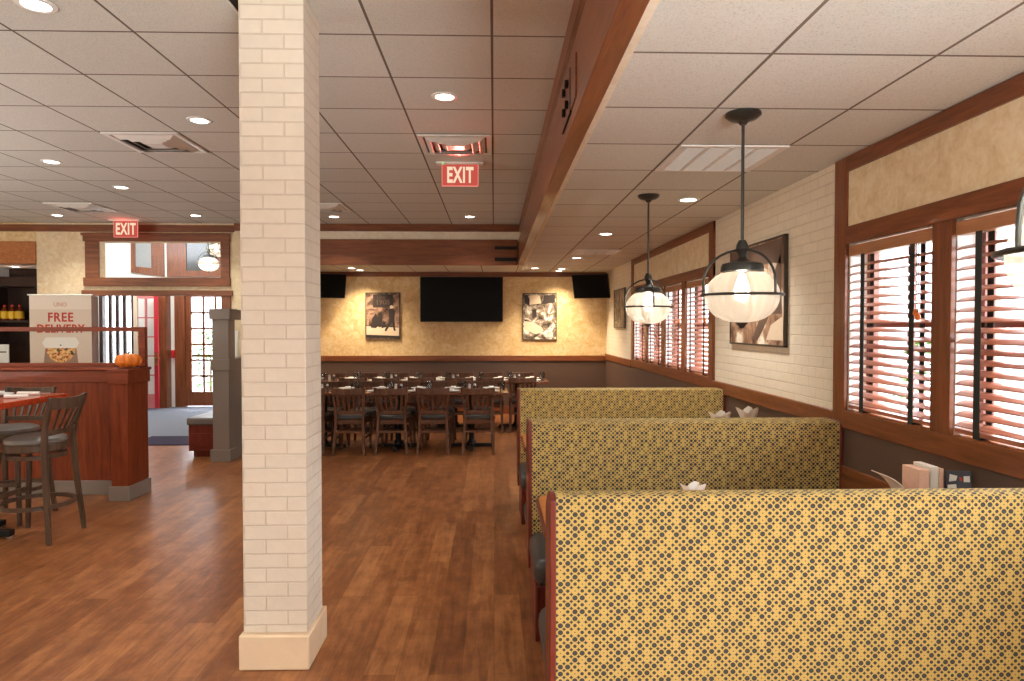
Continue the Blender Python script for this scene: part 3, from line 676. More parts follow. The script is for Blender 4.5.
# on the near booth table
t = thing('menu_holder', (1.86, 2.87, .75), 'peach menus standing upright in a holder by the wall on the near booth table', 'menu holder')
MB().box(1.80, 1.93, 2.80, 2.94, .751, .758).box(1.80, 1.93, 2.80, 2.806, .758, .86).box(1.80, 1.93, 2.934, 2.94, .758, .86).build('rack', M['iron'], t)
MB().box(1.815, 1.86, 2.81, 2.93, .7585, 1.005).build('menu_booklet', M['peach'], t, .002)
MB().box(1.865, 1.90, 2.81, 2.93, .7585, 1.018).build('menu_booklet', M['paper'], t, .002)
MB().box(1.905, 1.922, 2.81, 2.93, .7585, 1.01).build('menu_booklet', M['peach'], t, .002)
rings = []
for i in range(10):
    a = i/9; rings.append([(1.795-.02*a-.10*a**3, 2.81, .7585+.255*a-.035*a**4), (1.795-.02*a-.10*a**3, 2.93, .7585+.255*a-.035*a**4), (1.797-.02*a-.10*a**3, 2.93, .7605+.255*a-.035*a**4), (1.797-.02*a-.10*a**3, 2.81, .7605+.255*a-.035*a**4)])
MB().loft(rings).build('curled_menu', M['paper'], t)
t = thing('table_tent_card', (1.9, 2.62, .75), 'dark printed tent card right of the menus on the near booth table', 'card')
t.location = (1.93, 2.86, .75)
t['_local'] = 1; t.location = (2.0, 2.83, .75); t.rotation_euler[2] = -.2
MB().loft([[(-.05, -.03, .001), (.05, -.03, .001), (.05, -.026, .001), (-.05, -.026, .001)], [(-.05, -.002, .245), (.05, -.002, .245), (.05, .002, .245), (-.05, .002, .245)]]).build('front_leaf', M['dcard'], t, smooth=0)
MB().loft([[(-.05, .03, .001), (.05, .03, .001), (.05, .026, .001), (-.05, .026, .001)], [(-.05, .0045, .244), (.05, .0045, .244), (.05, .0022, .244), (-.05, .0022, .244)]]).build('back_leaf', M['dcard'], t, smooth=0)
for q, mt in (([(-.04, .20), (-.012, .205), (-.006, .225), (-.036, .232)], 'paper'), ([(.002, .205), (.012, .205), (.012, .22), (.002, .22)], 'redprint'), ([(.018, .2), (.042, .2), (.042, .226), (.018, .224)], 'napkin'), ([(-.046, .16), (-.01, .162), (-.012, .19), (-.046, .186)], 'paper')):
    MB().loft([[(u, -.03+.028*v/.244-.0004-d, v) for u, v in q] for d in (0, .0006)]).build('printed_patch', M[mt], t, smooth=0)
def crumple(loc, label, s=.06, h=.12):
    t = thing('napkin', loc, label, 'napkin', None, local=True)
    m = MB(); n = 14; rings = []
    for i, (r, z) in enumerate(((.5, .001), (.9, .1), (.55, .4), (.8, .75), (1.05, 1.0))):
        rings.append([(s*r*(1+.35*math.sin(3*a+i))*math.cos(a), s*.6*r*(1+.3*math.cos(4*a-i))*math.sin(a), h*z*(1+.10*math.sin(3*a+i))+.001) for a in [2*PI*k/n for k in range(n)]])
    m.loft(rings, cap=False).add(rings[0], [tuple(range(n))]).build('napkin_folds', M['napkin'], t)
    return t
crumple((.93, 3.1, .751), 'white folded napkin tip just above the top edge of the nearest booth', .05, .125)
crumple((1.92, 5.03, .751), 'white fanned napkin beside the wall on the middle booth table, right of another', .07, .235)
crumple((1.70, 5.0, .751), 'white low napkin on the middle booth table, left of the fanned one', .07, .21)

# ------------------------------------------------------------------ dining chairs
def curve_rail(m, hw, y, bow, z0, z1, th, dip, n=9, fx=1):
    rings = []
    for i in range(n):
        u = -1+2*i/(n-1); x = hw*u; yy = y-bow*(1-u*u); zt = z1-dip*(1-u*u); zb = z0-dip*.4*(1-u*u)
        rings.append([(x, yy-th/2, zb), (x, yy+th/2, zb), (x, yy+th/2, zt), (x, yy-th/2, zt)])
    m.loft(rings)
def make_chair(name='dining_chair'):
    t = thing(name, (0, 0, 0), '', 'chair', 'dining chairs', local=True)
    wd = M['chair']
    for s in (-1, 1):
        MB().post([(s*.195, -.285, 0, .032, .036), (s*.178, -.235, .22, .034, .042), (s*.168, -.205, .44, .034, .046), (s*.176, -.222, .6, .032, .04), (s*.192, -.262, .75, .03, .034), (s*.2, -.29, .85, .028, .028)]).build('leg', wd, t, .004)
        MB().post([(s*.188, .192, 0, .028, .028), (s*.185, .185, .4, .038, .038)]).build('leg', wd, t, .004)
    m = MB(); curve_rail(m, .205, -.277, .035, .765, .848, .022, .014)
    curve_rail(m, .172, -.212, .012, .505, .553, .02, 0)
    for k in (-2, -1, 0, 1, 2):
        xb, xt = k*.056, k*.066
        b = .012*(1-(xb/.172)**2); c = .035*(1-(xt/.205)**2)
        m.loft([[(xb-.012, -.218-b, .55), (xb+.012, -.218-b, .55), (xb+.012, -.206-b, .55), (xb-.012, -.206-b, .55)], [(xt-.017, -.24-.7*c, .66), (xt+.017, -.24-.7*c, .66), (xt+.017, -.228-.7*c, .66), (xt-.017, -.228-.7*c, .66)], [(xt-.017, -.28-c, .768), (xt+.017, -.28-c, .768), (xt+.017, -.268-c, .768), (xt-.017, -.268-c, .768)]])
    m.build('backrest', wd, t, .003)
    sh = lambda k: [(-.165*k, -.2*k), (.165*k, -.2*k), (.21*k, .2*k), (.14*k, .225*k), (-.14*k, .225*k), (-.21*k, .2*k)]
    MB().prism(sh(1), 'z', .375, .435).build('seat_frame', wd, t, .006)
    MB().prism(sh(.97), 'z', .4355, .487).build('seat_cushion', M['vinyl'], t, .018, segs=3)
    MB().bar((-.178, -.23, .285), (.178, -.23, .285), .018, .03).build('stretcher', wd, t, .003)
    for s in (-1, 1): MB().bar((s*.18, -.23, .2), (s*.187, .187, .2), .018, .028).build('stretcher', wd, t, .003)
    MB().bar((-.185, .188, .235), (.185, .188, .235), .018, .028).build('stretcher', wd, t, .003)
    return t
ch0 = make_chair(); index_kids()
ORD = ['first', 'second', 'third', 'fourth', 'fifth', 'sixth', 'seventh']
used = [False]
def put_chair(x, y, rz, label, group):
    if not used[0]:
        used[0] = True; o = ch0; o.location = (x, y, 0); o.rotation_euler[2] = rz; o['label'] = label; o['group'] = group; return
    dup(ch0, (x, y, 0), label, rz, group)
j = lambda a: random.uniform(-a, a)
for i, x in enumerate((-.197, -.765, -1.29, -1.82, -2.32)):
    lab = 'dark slat-back chair in the nearest dining row, back turned to camera, %s from the right' % ORD[i]
    put_chair(x, 8.712+j(.005), j(.02), lab, 'nearest row of dining chairs')
for i, x in enumerate((-.21, -.74, -1.26, -1.77, -2.26)):
    put_chair(x, 9.262+j(.006), PI+j(.02), 'dark chair facing the camera behind the near tables, %s from the right' % ORD[i], 'second row of dining chairs')
for i, x in enumerate((.44, -.06, -.52, -1.09, -1.63, -2.12)):
    lab = 'dark chair in the third dining row, back to camera, %s from the right' % ORD[i]
    if i == 0: lab = 'dark chair alone at the right end of the far tables near the farthest booth'
    put_chair(x, 10.43+j(.008), j(.02), lab, 'third row of dining chairs')
for i, x in enumerate((.46, -.06, -.55, -1.09, -1.63, -2.13, -2.68)):
    put_chair(x, 11.0+j(.008), PI+j(.02), 'chair in the last row before the back wall, facing the camera, %s from the right' % ORD[i], 'last row of dining chairs')

def make_table(w, d):
    t = thing('dining_table', (0, 0, 0), '', 'table', 'square dining tables', local=True)
    B(-w/2, w/2, -d/2, d/2, .728, .76).build('table_top', M['dtop'], t, .008)
    MB().tube([(0, 0, .05), (0, 0, .71)], .038, 14).lathe([(.001, .705), (.16, .705), (.16, .7245), (.001, .7245)], 16).lathe([(.06, .03), (.055, .07), (.04, .1)], 14).build('column', M['iron'], t)
    MB().bar((-.28, 0, .03), (.28, 0, .03), .06, .04).bar((0, -.28, .03), (0, .28, .03), .06, .04).box(-.3, -.26, -.025, .025, 0, .012).box(.26, .3, -.025, .025, 0, .012).box(-.025, .025, -.3, -.26, 0, .012).box(-.025, .025, .26, .3, 0, .012).build('foot', M['iron'], t, .005)
    return t
tb0 = make_table(.972, .68); index_kids()
TAB = []
nm = ['right-hand end', 'second from the right', 'third from the right', 'left-hand end']
for r, (xr, yc, wd, n) in enumerate(((.19, 8.992, .98, 3), (.85, 10.715, .98, 4))):
    for k in range(n):
        x = xr-wd/2-k*wd
        pos = nm[k] if not (r == 0 and k == 2) else 'left-hand end, half behind the column'
        lab = 'set walnut dining table in the %s row, %s' % (('near', 'rear')[r], pos)
        if r == 0 and k == 0: tb0.location = (x, yc, 0); tb0['label'] = lab
        else: dup(tb0, (x, yc, 0), lab)
        TAB.append((x, yc, r, k))
# table settings: plates with napkins, tumblers, shakers
def make_plate():
    t = thing('dinner_plate', (0, 0, 0), '', 'plate', 'plates on the dining tables', local=True)
    MB().lathe([(.001, .002), (.06, .002), (.075, .006), (.115, .016), (.117, .019), (.075, .010), (.06, .006), (.001, .006)], 28).build('plate_body', M['china'], t)
    MB().prism([(-.03, -.08), (.03, -.08), (.034, .08), (-.034, .08)], 'z', .02, .034).build('folded_napkin', M['napkin'], t, .005)
    return t
def make_glass():
    t = thing('tumbler', (0, 0, 0), '', 'glass', 'tumblers on the dining tables', local=True)
    MB().lathe([(.001, .001), (.028, .001), (.036, .12), (.034, .12), (.027, .006), (.001, .006)], 18).build('glass_wall', M['clear'], t)
    return t
def make_shaker(nm, fill):
    t = thing(nm, (0, 0, 0), '', 'shaker', 'salt and pepper shakers', local=True)
    MB().lathe([(.001, .001), (.02, .001), (.018, .06), (.001, .06)], 12).build('body', M[fill], t)
    MB().lathe([(.019, .0605), (.02, .07), (.014, .085), (.001, .088)], 12).build('cap', M['steel'], t)
    return t
pl0 = make_plate(); gl0 = make_glass(); sa0 = make_shaker('salt_shaker', 'salt'); pp0 = make_shaker('pepper_shaker', 'pepper'); index_kids()
fl = dict(p=0, g=0, s=0, q=0)
def place(src, key, x, y, z, lab, rz=0):
    if not fl[key]: fl[key] = 1; src.location = (x, y, z); src.rotation_euler[2] = rz; src['label'] = lab
    else: dup(src, (x, y, z), lab, rz)
for x, yc, r, k in TAB:
    row = ('near', 'rear')[r]; pos = ('right-end', 'second-from-right', 'third-from-right', 'left-end')[k] if r else ('right-end', 'middle', 'left-end')[k]
    for sy, sn in ((-1, 'camera side'), (1, 'wall side')):
        for sxx, sd in ((-1, 'left'), (1, 'right')):
            xx = x+sxx*.26; yv = yc+sy*.2
            place(pl0, 'p', xx, yv, .761, 'white plate with napkin, %s place on the %s of the %s %s-row table' % (sd, sn, pos, row), 0)
            place(gl0, 'g', xx+.15, yv+sy*-.09, .761, 'clear tumbler by the %s plate on the %s of the %s %s-row table' % (sd, sn, pos, row))
    place(sa0, 's', x-.03, yc, .761, 'white salt shaker in the middle of the %s %s-row table' % (pos, row))
    place(pp0, 'q', x+.04, yc+.01, .761, 'dark pepper shaker in the middle of the %s %s-row table' % (pos, row))

# ------------------------------------------------------------------ wooden partition with glass screen, pumpkin, banner
t = thing('wooden_partition', (-4.4, 6.5, 0), 'low mahogany partition with end post and taupe base, left of the column', 'partition')
B(-5.9, -3.542, 6.54, 6.65, .13, 1.08).build('panel', M['mahog'], t)
B(-3.542, -3.385, 6.29, 6.655, .13, 1.08).build('end_post', M['mahog'], t, .004)
MB().box(-5.9, -3.555, 6.52, 6.665, 1.08, 1.19).box(-3.556, -3.37, 6.272, 6.67, 1.08, 1.195).build('top_band', M['mahogx'], t, .004)
MB().box(-5.9, -3.56, 6.5, 6.68, 1.195, 1.222).box(-3.566, -3.36, 6.26, 6.685, 1.195, 1.222).build('cap_board', M['mahogx'], t, .005)
MB().box(-5.9, -3.556, 6.515, 6.665, 0, .135).box(-3.56, -3.368, 6.268, 6.67, 0, .135).build('base_board', M['greybrown'], t, .004)
sf = MB().box(-5.9, -3.385, 6.61, 6.66, 1.223, 1.262).box(-5.9, -3.385, 6.61, 6.66, 1.568, 1.61).box(-3.45, -3.385, 6.61, 6.66, 1.262, 1.568).build('screen_frame', M['mahogx'], t, .003)
g = B(-5.9, -3.45, 6.632, 6.638, 1.262, 1.568).build('glass_pane', M['screen'], t)
t = thing('pumpkin', (-3.455, 6.44, 1.2235), 'small orange pumpkin sitting on the end post of the wooden partition', 'pumpkin', local=True)
n = 60; rings = []
for i in range(13):
    a = PI*(.04+.92*i/12); r = .118*math.sin(a)**.8; z = .072-.068*math.cos(a)
    rings.append([(r*(1-.2*abs(math.cos(4.5*q))**8)*math.cos(q)*1.0, r*(1-.2*abs(math.cos(4.5*q))**8)*math.sin(q), z-.018*(1-min(1, r/.06)) if z > .07 else z) for q in [2*PI*k/n for k in range(n)]])
MB().loft(rings).build('pumpkin_flesh', M['pumpkin'], t, smooth=60)
MB().tube([(0, 0, .12), (.002, 0, .14), (.012, .004, .158)], [.014, .009, .011], 7).build('stem', M['stem'], t)

BX0, BX1, BYY = -6.10, -5.30, 9.0
t = thing('pull_up_banner', (-5.7, BYY, 0), 'tall cream pull-up banner reading FREE above an open pizza box, behind the glass screen', 'banner')
B(BX0, BX1, BYY-.001, BYY+.001, .08, 1.84).build('banner_sheet', M['banner'], t)
B(BX0, BX1, BYY-.0012, BYY+.0012, 1.8401, 2.02).build('banner_header', M['bannertop'], t)
B(BX0-.02, BX1+.02, BYY-.012, BYY+.012, 2.0201, 2.04).build('top_rail', M['steel'], t, .003)
MB().box(BX0-.02, BX1+.02, BYY-.08, BYY+.08, .0, .079).build('base_cassette', M['steel'], t, .01)
MB().tube([(-5.7, BYY+.03, .079), (-5.7, BYY+.03, 2.02)], .008, 8).build('support_pole', M['steel'], t)
text('lettering', 'FREE', M['redprint'], t, (-5.7, BYY-.003, 1.73), .165, bold=.004, sx=.9, space=1.12)
text('lettering', 'DELIVERY', M['redprint'], t, (-5.7, BYY-.003, 1.58), .15, bold=.004, sx=.9, space=1.08)
text('faint_logo', 'UNO', M['faint'], t, (-5.7, BYY-.003, 1.9), .075, bold=.002)
cx = -5.7
MB().prism([(cx-.2, 1.33), (cx-.24, 1.40), (cx-.19, 1.47), (cx+.19, 1.47), (cx+.24, 1.40), (cx+.2, 1.33)], 'y', BYY-.003, BYY-.0013).build('printed_box_lid', M['box'], t, smooth=0)
MB().prism([(cx-.2, 1.33), (cx+.2, 1.33), (cx+.23, 1.08), (cx-.23, 1.08)], 'y', BYY-.0022, BYY-.0013).build('printed_box_tray', M['boxsh'], t, smooth=0)
MB().prism([(cx+.19*math.cos(a), 1.328+.19*math.sin(a)) for a in [PI+PI*k/20 for k in range(21)]], 'y', BYY-.004, BYY-.0024).build('printed_pizza', M['pizza'], t, smooth=0)
MB().prism([(cx+.012*math.cos(a), 1.368+.008*math.sin(a)) for a in [2*PI*k/12 for k in range(12)]], 'y', BYY-.004, BYY-.0031).build('box_slot', M['iron'], t, smooth=0)

# ------------------------------------------------------------------ bar stools and high table
def make_stool():
    t = thing('bar_stool', (0, 0, 0), '', 'bar stool', 'slat-back bar stools', local=True)
    wd = M['stool']
    for s in (-1, 1):
        MB().post([(s*.215, -.225, 0, .03, .03), (s*.185, -.19, .4, .034, .036), (s*.17, -.17, .74, .034, .04), (s*.178, -.185, .86, .032, .036), (s*.196, -.225, 1.0, .03, .03), (s*.205, -.25, 1.09, .028, .028)]).build('leg', wd, t, .004)
        MB().post([(s*.215, .22, 0, .028, .028), (s*.165, .165, .68, .036, .036)]).build('leg', wd, t, .004)
    m = MB(); curve_rail(m, .21, -.24, .05, 1.0, 1.09, .022, .012)
    curve_rail(m, .178, -.18, .03, .80, .84, .022, 0)
    for k in (-2, -1, 0, 1, 2):
        xb, xt = k*.056, k*.068; b = .03*(1-(xb/.178)**2); c = .05*(1-(xt/.21)**2)
        m.loft([[(xb-.011, -.186-b, .835), (xb+.011, -.186-b, .835), (xb+.011, -.174-b, .835), (xb-.011, -.174-b, .835)], [(xt-.014, -.245-c, 1.005), (xt+.014, -.245-c, 1.005), (xt+.014, -.233-c, 1.005), (xt-.014, -.233-c, 1.005)]])
    m.build('backrest', wd, t, .003)
    MB().lathe([(.001, .675), (.2, .675), (.205, .68), (.205, .725), (.2, .73), (.001, .73)], 32).build('seat_frame', wd, t)
    MB().lathe([(.001, .7305), (.2, .7305), (.208, .745), (.2, .768), (.16, .785), (.001, .79)], 32).build('seat_cushion', M['tanv'], t)
    for z, r in ((.62, .2), (.25, .255)):
        rr = [(r*math.cos(2*PI*k/40), r*math.sin(2*PI*k/40)) for k in range(40)]; ri = [((r-.022)*math.cos(2*PI*k/40), (r-.022)*math.sin(2*PI*k/40)) for k in range(40)]
        m = MB(); m.loft([[(rr[k][0], rr[k][1], z), (rr[k][0], rr[k][1], z+.03), (ri[k][0], ri[k][1], z+.03), (ri[k][0], ri[k][1], z)] for k in range(40)], closed=True)
        m.build('bentwood_ring', wd, t)
    MB().bar((-.198, .205, .33), (.198, .205, .33), .022, .035).build('footrest', wd, t, .003)
    return t
st0 = make_stool(); index_kids()
st0.location = (-3.515, 5.24, 0); st0.rotation_euler[2] = PI/2; st0['label'] = 'dark slat-back bar stool nearest the camera, its back toward the aisle, beside the red table'
dup(st0, (-4.06, 5.74, 0), 'dark slat-back bar stool on the far side of the red high table, facing the camera', PI)
t = thing('high_table', (-3.98, 5.1, 0), 'red-topped high bar table at the left picture edge with plates on it', 'table')
B(-4.5, -3.5, 4.7, 5.6, 1.025, 1.07).build('table_top', M['rtop'], t, .004)
MB().tube([(-3.97, 5.2, .05), (-3.97, 5.2, 1.02)], .045, 14).lathe([(.001, 1.0), (.2, 1.0), (.2, 1.0245), (.001, 1.0245)], 16, (-3.97, 5.2, 0)).build('column', M['iron'], t)
MB().bar((-4.27, 5.2, .04), (-3.68, 5.2, .04), .07, .045).bar((-3.97, 4.9, .04), (-3.97, 5.5, .04), .07, .045).build('foot', M['iron'], t, .006)
m = MB()
for a, b in ((-4.25, 5.2), (-3.70, 5.2), (-3.97, 4.92), (-3.97, 5.48)): m.lathe([(.02, 0), (.022, .017), (.001, .018)], 12, (a, b, 0))
m.build('glide', M['steel'], t)
for x, y, lab in ((-3.80, 5.02, 'white plate with rolled cutlery near the corner of the red high table'), (-3.9, 5.36, 'white plate on the far side of the red high table')):
    dup(pl0, (x, y, 1.071), lab, .3, 'plates on the high table')
def napkin_roll(loc, rz, label):
    t = thing('cutlery_roll', loc, label, 'cutlery', 'cutlery on the high table', local=True, rz=rz)
    MB().tube([(-.09, 0, .016), (.07, 0, .016)], [.015, .013], 10).build('napkin_wrap', M['napkin'], t)
    MB().box(.071, .12, -.006, .006, .014, .017).box(.115, .15, -.011, .011, .014, .017).build('fork', M['steel'], t)
napkin_roll((-3.62, 5.2, 1.071), .2, 'napkin-wrapped cutlery at the right edge of the red high table')
napkin_roll((-3.68, 5.42, 1.071), .1, 'napkin-wrapped cutlery at the far corner of the red high table')

# ------------------------------------------------------------------ grey-brown booth partition right of the entrance + waiting bench
t = thing('entry_partition', (-3.27, 9.1, 0), 'grey-brown half partition with corner post and small window, beside the column', 'partition')
B(-3.36, -3.165, 8.1, 8.3, .14, 1.70).build('corner_post', M['greybrown'], t, .004)
B(-3.385, -3.14, 8.075, 8.325, 0, .14).build('post_base', M['greybrown'], t, .004)
B(-3.385, -3.14, 8.075, 8.325, 1.70, 1.825).build('post_cap', M['greybrown'], t, .004)
B(-3.375, -3.15, 8.085, 8.315, 1.09, 1.22).build('post_collar', M['greybrown'], t, .004)
B(-3.34, -3.18, 8.3, YE-.05, .0, 1.22).build('lower_panel', M['greybrown'], t)
MB().box(-3.345, -3.175, 8.325, YE-.05, 1.70, 1.82).box(-3.345, -3.175, YE-.2, YE-.05, 1.22, 1.70).build('upper_frame', M['greybrown'], t, .003)
B(-3.265, -3.255, 8.3, YE-.2, 1.22, 1.70).build('glass_pane', M['screen'], t)
t = thing('waiting_bench', (-3.6, 9.2, 0), 'brown wooden waiting bench with grey cushion left of the grey-brown partition', 'bench')
B(-3.76, -3.395, 8.35, 9.9, .08, .4).build('body', M['booth'], t, .005)
B(-3.72, -3.4, 8.4, 9.88, 0, .08).build('plinth', M['booth'], t)
B(-3.78, -3.395, 8.33, 9.92, .4005, .49).build('cushion', M['tanv'], t, .02, segs=3)
B(-3.74, -3.42, 8.34, 8.349, .13, .3).build('end_panel', M['booth'], t, .003)
t = tag(B(-5.0, -4.08, 9.2, 9.93, .0005, .012).build('door_mat', M['mat'], None, .004), 'dark navy mat on the floor before the entrance opening', 'mat')
t = thing('sandwich_board', (-3.9, 9.97, 0), 'narrow white leaning sign with an orange patch beside the waiting bench', 'sign')
MB().loft([[(-3.98, 9.98, .002), (-3.80, 9.98, .002), (-3.80, 10.0, .002), (-3.98, 10.0, .002)], [(-3.9, 10.08, 1.55), (-3.80, 10.08, 1.55), (-3.80, 10.1, 1.55), (-3.9, 10.1, 1.55)]]).build('board', M['paper'], t, smooth=0)
MB().loft([[(-3.95, 9.999, .36), (-3.82, 9.999, .36), (-3.82, 10.003, .36), (-3.95, 10.003, .36)], [(-3.94, 10.014, .62), (-3.82, 10.014, .62), (-3.82, 10.018, .62), (-3.94, 10.018, .62)]]).build('orange_patch', M['orange'], t, smooth=0)

# ------------------------------------------------------------------ vestibule
VY = 13.6
struct(B(-9, -3.75, YE+.14, VY+.2, 3.9, 4.0).build('ceiling.003', M['white'], smooth=0))
vw = MB().box(-8.2, -7.85, VY, VY+.15, 0, 3.9).box(-7.85, -7.15, VY, VY+.15, 0, .12).box(-7.85, -7.15, VY, VY+.15, 2.3, 3.9).box(-7.15, -6.27, VY, VY+.15, 0, 3.9).box(-6.27, -5.15, VY, VY+.15, 2.36, 3.9).box(-5.15, -3.7, VY, VY+.15, 0, 3.9)
struct(vw.build('wall_vestibule_rear', M['white'], smooth=0))
struct(B(-8.2, -8.05, YE+.14, VY, 0, 3.9).build('wall_vestibule_left', M['white'], smooth=0))
struct(B(-3.9, -3.75, YE+.14, VY, 0, 3.9).build('wall_vestibule_right', M['white'], smooth=0))
d = thing('door_2', (-5.7, VY, 0), None, None); d['kind'] = 'structure'; d['label'] = 'glazed wooden street door with many panes beyond the entrance opening'
MB().box(-6.37, -6.17, VY-.02, VY+.1, 0, 2.36).box(-5.22, -5.15, VY-.02, VY+.1, 0, 2.36).box(-6.27, -5.15, VY-.02, VY+.1, 2.3, 2.36).build('frame', M['wz'], d)
m = MB().box(-6.17, -6.06, VY+.02, VY+.07, .02, 2.3).box(-5.34, -5.22, VY+.02, VY+.07, .02, 2.3).box(-6.06, -5.34, VY+.02, VY+.07, .02, .30).box(-6.06, -5.34, VY+.02, VY+.07, 2.2, 2.3)
for k in (1, 2): m.box(-6.06+k*.24-.018, -6.06+k*.24+.018, VY+.025, VY+.065, .3, 2.2)
for k in range(1, 6): m.box(-6.06, -5.34, VY+.025, VY+.065, .3+k*.317-.018, .3+k*.317+.018)
m.build('leaf', M['wz'], d)
B(-6.06, -5.34, VY+.042, VY+.046, .3, 2.2).build('pane', M['pane'], d)
B(-6.06+.02, -5.36, VY+.0, VY+.019, 1.0, 1.05).build('handle', M['brass'], d)
tw2 = thing('window_4', (-5.8, VY, 2.62), None, None); tw2['kind'] = 'structure'
MB().box(-6.5, -5.35, VY-.04, VY, 2.6, 2.72).box(-6.5, -6.12, VY-.04, VY, 2.72, 3.4).box(-5.52, -5.35, VY-.04, VY, 2.72, 3.4).box(-6.5, -5.35, VY-.04, VY, 3.28, 3.4).build('frame', M['wz'], tw2)
B(-6.12, -5.52, VY-.02, VY-.001, 2.72, 3.28).build('pane', plain('dark_glazing', rgb(70, 74, 78), .15), tw2)
tw3 = thing('window_5', (-7.0, VY, 2.62), None, None); tw3['kind'] = 'structure'
MB().prism([(-7.2, 2.68), (-6.56, 2.60), (-6.56, 3.4), (-7.2, 3.4)], 'y', VY-.045, VY-.001).build('frame', M['wz'], tw3)
MB().prism([(-7.1, 2.8), (-6.8, 2.77), (-6.8, 3.35), (-7.1, 3.35)], 'y', VY-.05, VY-.0451).build('pane', plain('grey_glazing', rgb(150, 152, 152), .2), tw3)
d = thing('window_6', (-7.5, VY, 0), None, None); d['kind'] = 'structure'
m = MB().box(-7.85, -7.78, VY-.02, VY+.1, .12, 2.3).box(-7.22, -7.15, VY-.02, VY+.1, .12, 2.3).box(-7.78, -7.22, VY-.02, VY+.1, 2.22, 2.3)
for x in (-7.66, -7.52, -7.38): m.box(x-.03, x+.03, VY+.02, VY+.07, .12, 2.22)
m.build('frame', M['cabinet'], d)
B(-7.78, -7.22, VY+.04, VY+.044, .12, 2.22).build('pane', M['pane'], d)
# open red door leaf with panes and brass handle
d = thing('door_3', (-6.75, 13.2, 0), None, None); d['kind'] = 'structure'; d['label'] = 'open red-edged glazed door leaf with brass handle inside the vestibule'
B(-6.56, -6.49, 13.15, 13.2, .03, 2.25).build('lock_stile', M['reddoor'], d)
m = MB().box(-6.88, -6.56, 13.15, 13.2, .03, .3).box(-6.88, -6.56, 13.15, 13.2, 2.15, 2.25).box(-6.735, -6.705, 13.155, 13.195, .3, 2.15)
for k in range(1, 5): m.box(-6.88, -6.56, 13.155, 13.195, .3+k*.37-.012, .3+k*.37+.012)
m.build('leaf', plain('faded_pink_paint', rgb(206, 120, 118), .5), d)
B(-6.95, -6.8801, 13.15, 13.2, .03, 2.25).build('hinge_stile', M['plight'], d)
B(-6.88, -6.56, 13.172, 13.176, .3, 2.15).build('pane', M['pane'], d)
MB().tube([(-6.52, 13.149, 1.0), (-6.52, 13.09, 1.0), (-6.42, 13.085, 1.0)], .012, 8).box(-6.545, -6.495, 13.143, 13.149, .86, 1.1).build('handle', M['brass'], d)
MB().box(-6.66, -6.45, 13.4, 13.599, 0, 2.4).build('side_casing', M['wz'], d)
t = tag(B(-6.36, -6.30, 13.53, 13.599, .98, 1.14).build('fire_alarm_box', M['red'], None, .004), 'small red alarm box on the wall left of the street door', 'alarm box')
t.location = (-.06, 0, 0)

# ------------------------------------------------------------------ bar recess at far left
struct(B(-9, -6.7, 11.4, 11.5, 0, 2.7).build('wall_bar_rear', M['cabinet'], smooth=0))
struct(B(-6.83, -6.7, YE+.14, 11.4, 0, 2.7).build('wall_bar_side', M['cabinet'], smooth=0))
t = thing('shelf_cabinet', (-7.9, 11.2, 0), 'dark wooden shelf cabinet in the bar recess at the far left', 'cabinet')
MB().box(-8.98, -8.9, 10.9, 11.39, 0, 2.4).box(-8.12, -8.04, 10.9, 11.39, 0, 2.4).box(-6.95, -6.87, 10.9, 11.39, 0, 2.4).build('upright', M['cabinet'], t)
MB().box(-8.9, -8.12, 10.95, 11.35, 1.68, 1.71).box(-8.04, -6.95, 10.95, 11.35, 1.68, 1.71).build('shelf', M['cabinet'], t)
B(-8.98, -6.87, 10.88, 11.39, 2.25, 2.4).build('crown_rail', M['cabinet'], t)
B(-8.9, -6.95, 11.35, 11.39, 0, 2.25).build('back_panel', M['cabinet'], t)
B(-8.98, -6.87, 10.7, 10.899, .86, .9).build('counter', M['cabinet'], t)
def make_bottle():
    t = thing('sauce_bottle', (0, 0, 0), '', 'bottle', 'sauce bottles on the bar shelf', local=True)
    MB().lathe([(.001, .001), (.055, .001), (.058, .02), (.058, .15), (.03, .19), (.022, .22), (.001, .22)], 18).build('bottle_body', M['amber'], t)
    MB().lathe([(.0595, .03), (.0595, .145)], 18).build('label_band', M['yellow'], t)
    MB().lathe([(.024, .2205), (.024, .25), (.001, .25)], 14).build('cap', M['red'], t)
    return t
bo0 = make_bottle(); index_kids()
for i, x in enumerate((-8.42, -8.29, -8.17)):
    x = -7.88+i*.12
    lab = 'yellow-labelled sauce bottle on the bar shelf, %s from the left' % ORD[i]
    if i == 0: bo0.location = (x, 11.05, 1.711); bo0['label'] = lab
    else: dup(bo0, (x, 11.05, 1.711), lab)
t = thing('card_rack', (-7.81, 10.8, .9), 'white menu cards in a rack low behind the glass screen at the left edge', 'card rack')
MB().box(-7.98, -7.64, 10.75, 10.85, .9005, .93).build('rack_base', M['steel'], t)
for a in (-7.97, -7.80):
    c = B(a, a+.155, 10.79, 10.81, .9305, 1.33).build('menu_card', M['paper'], t, .002)
    MB().box(a+.02, a+.12, 10.788, 10.7899, 1.2, 1.22).build('card_print', M['pmid'], t)

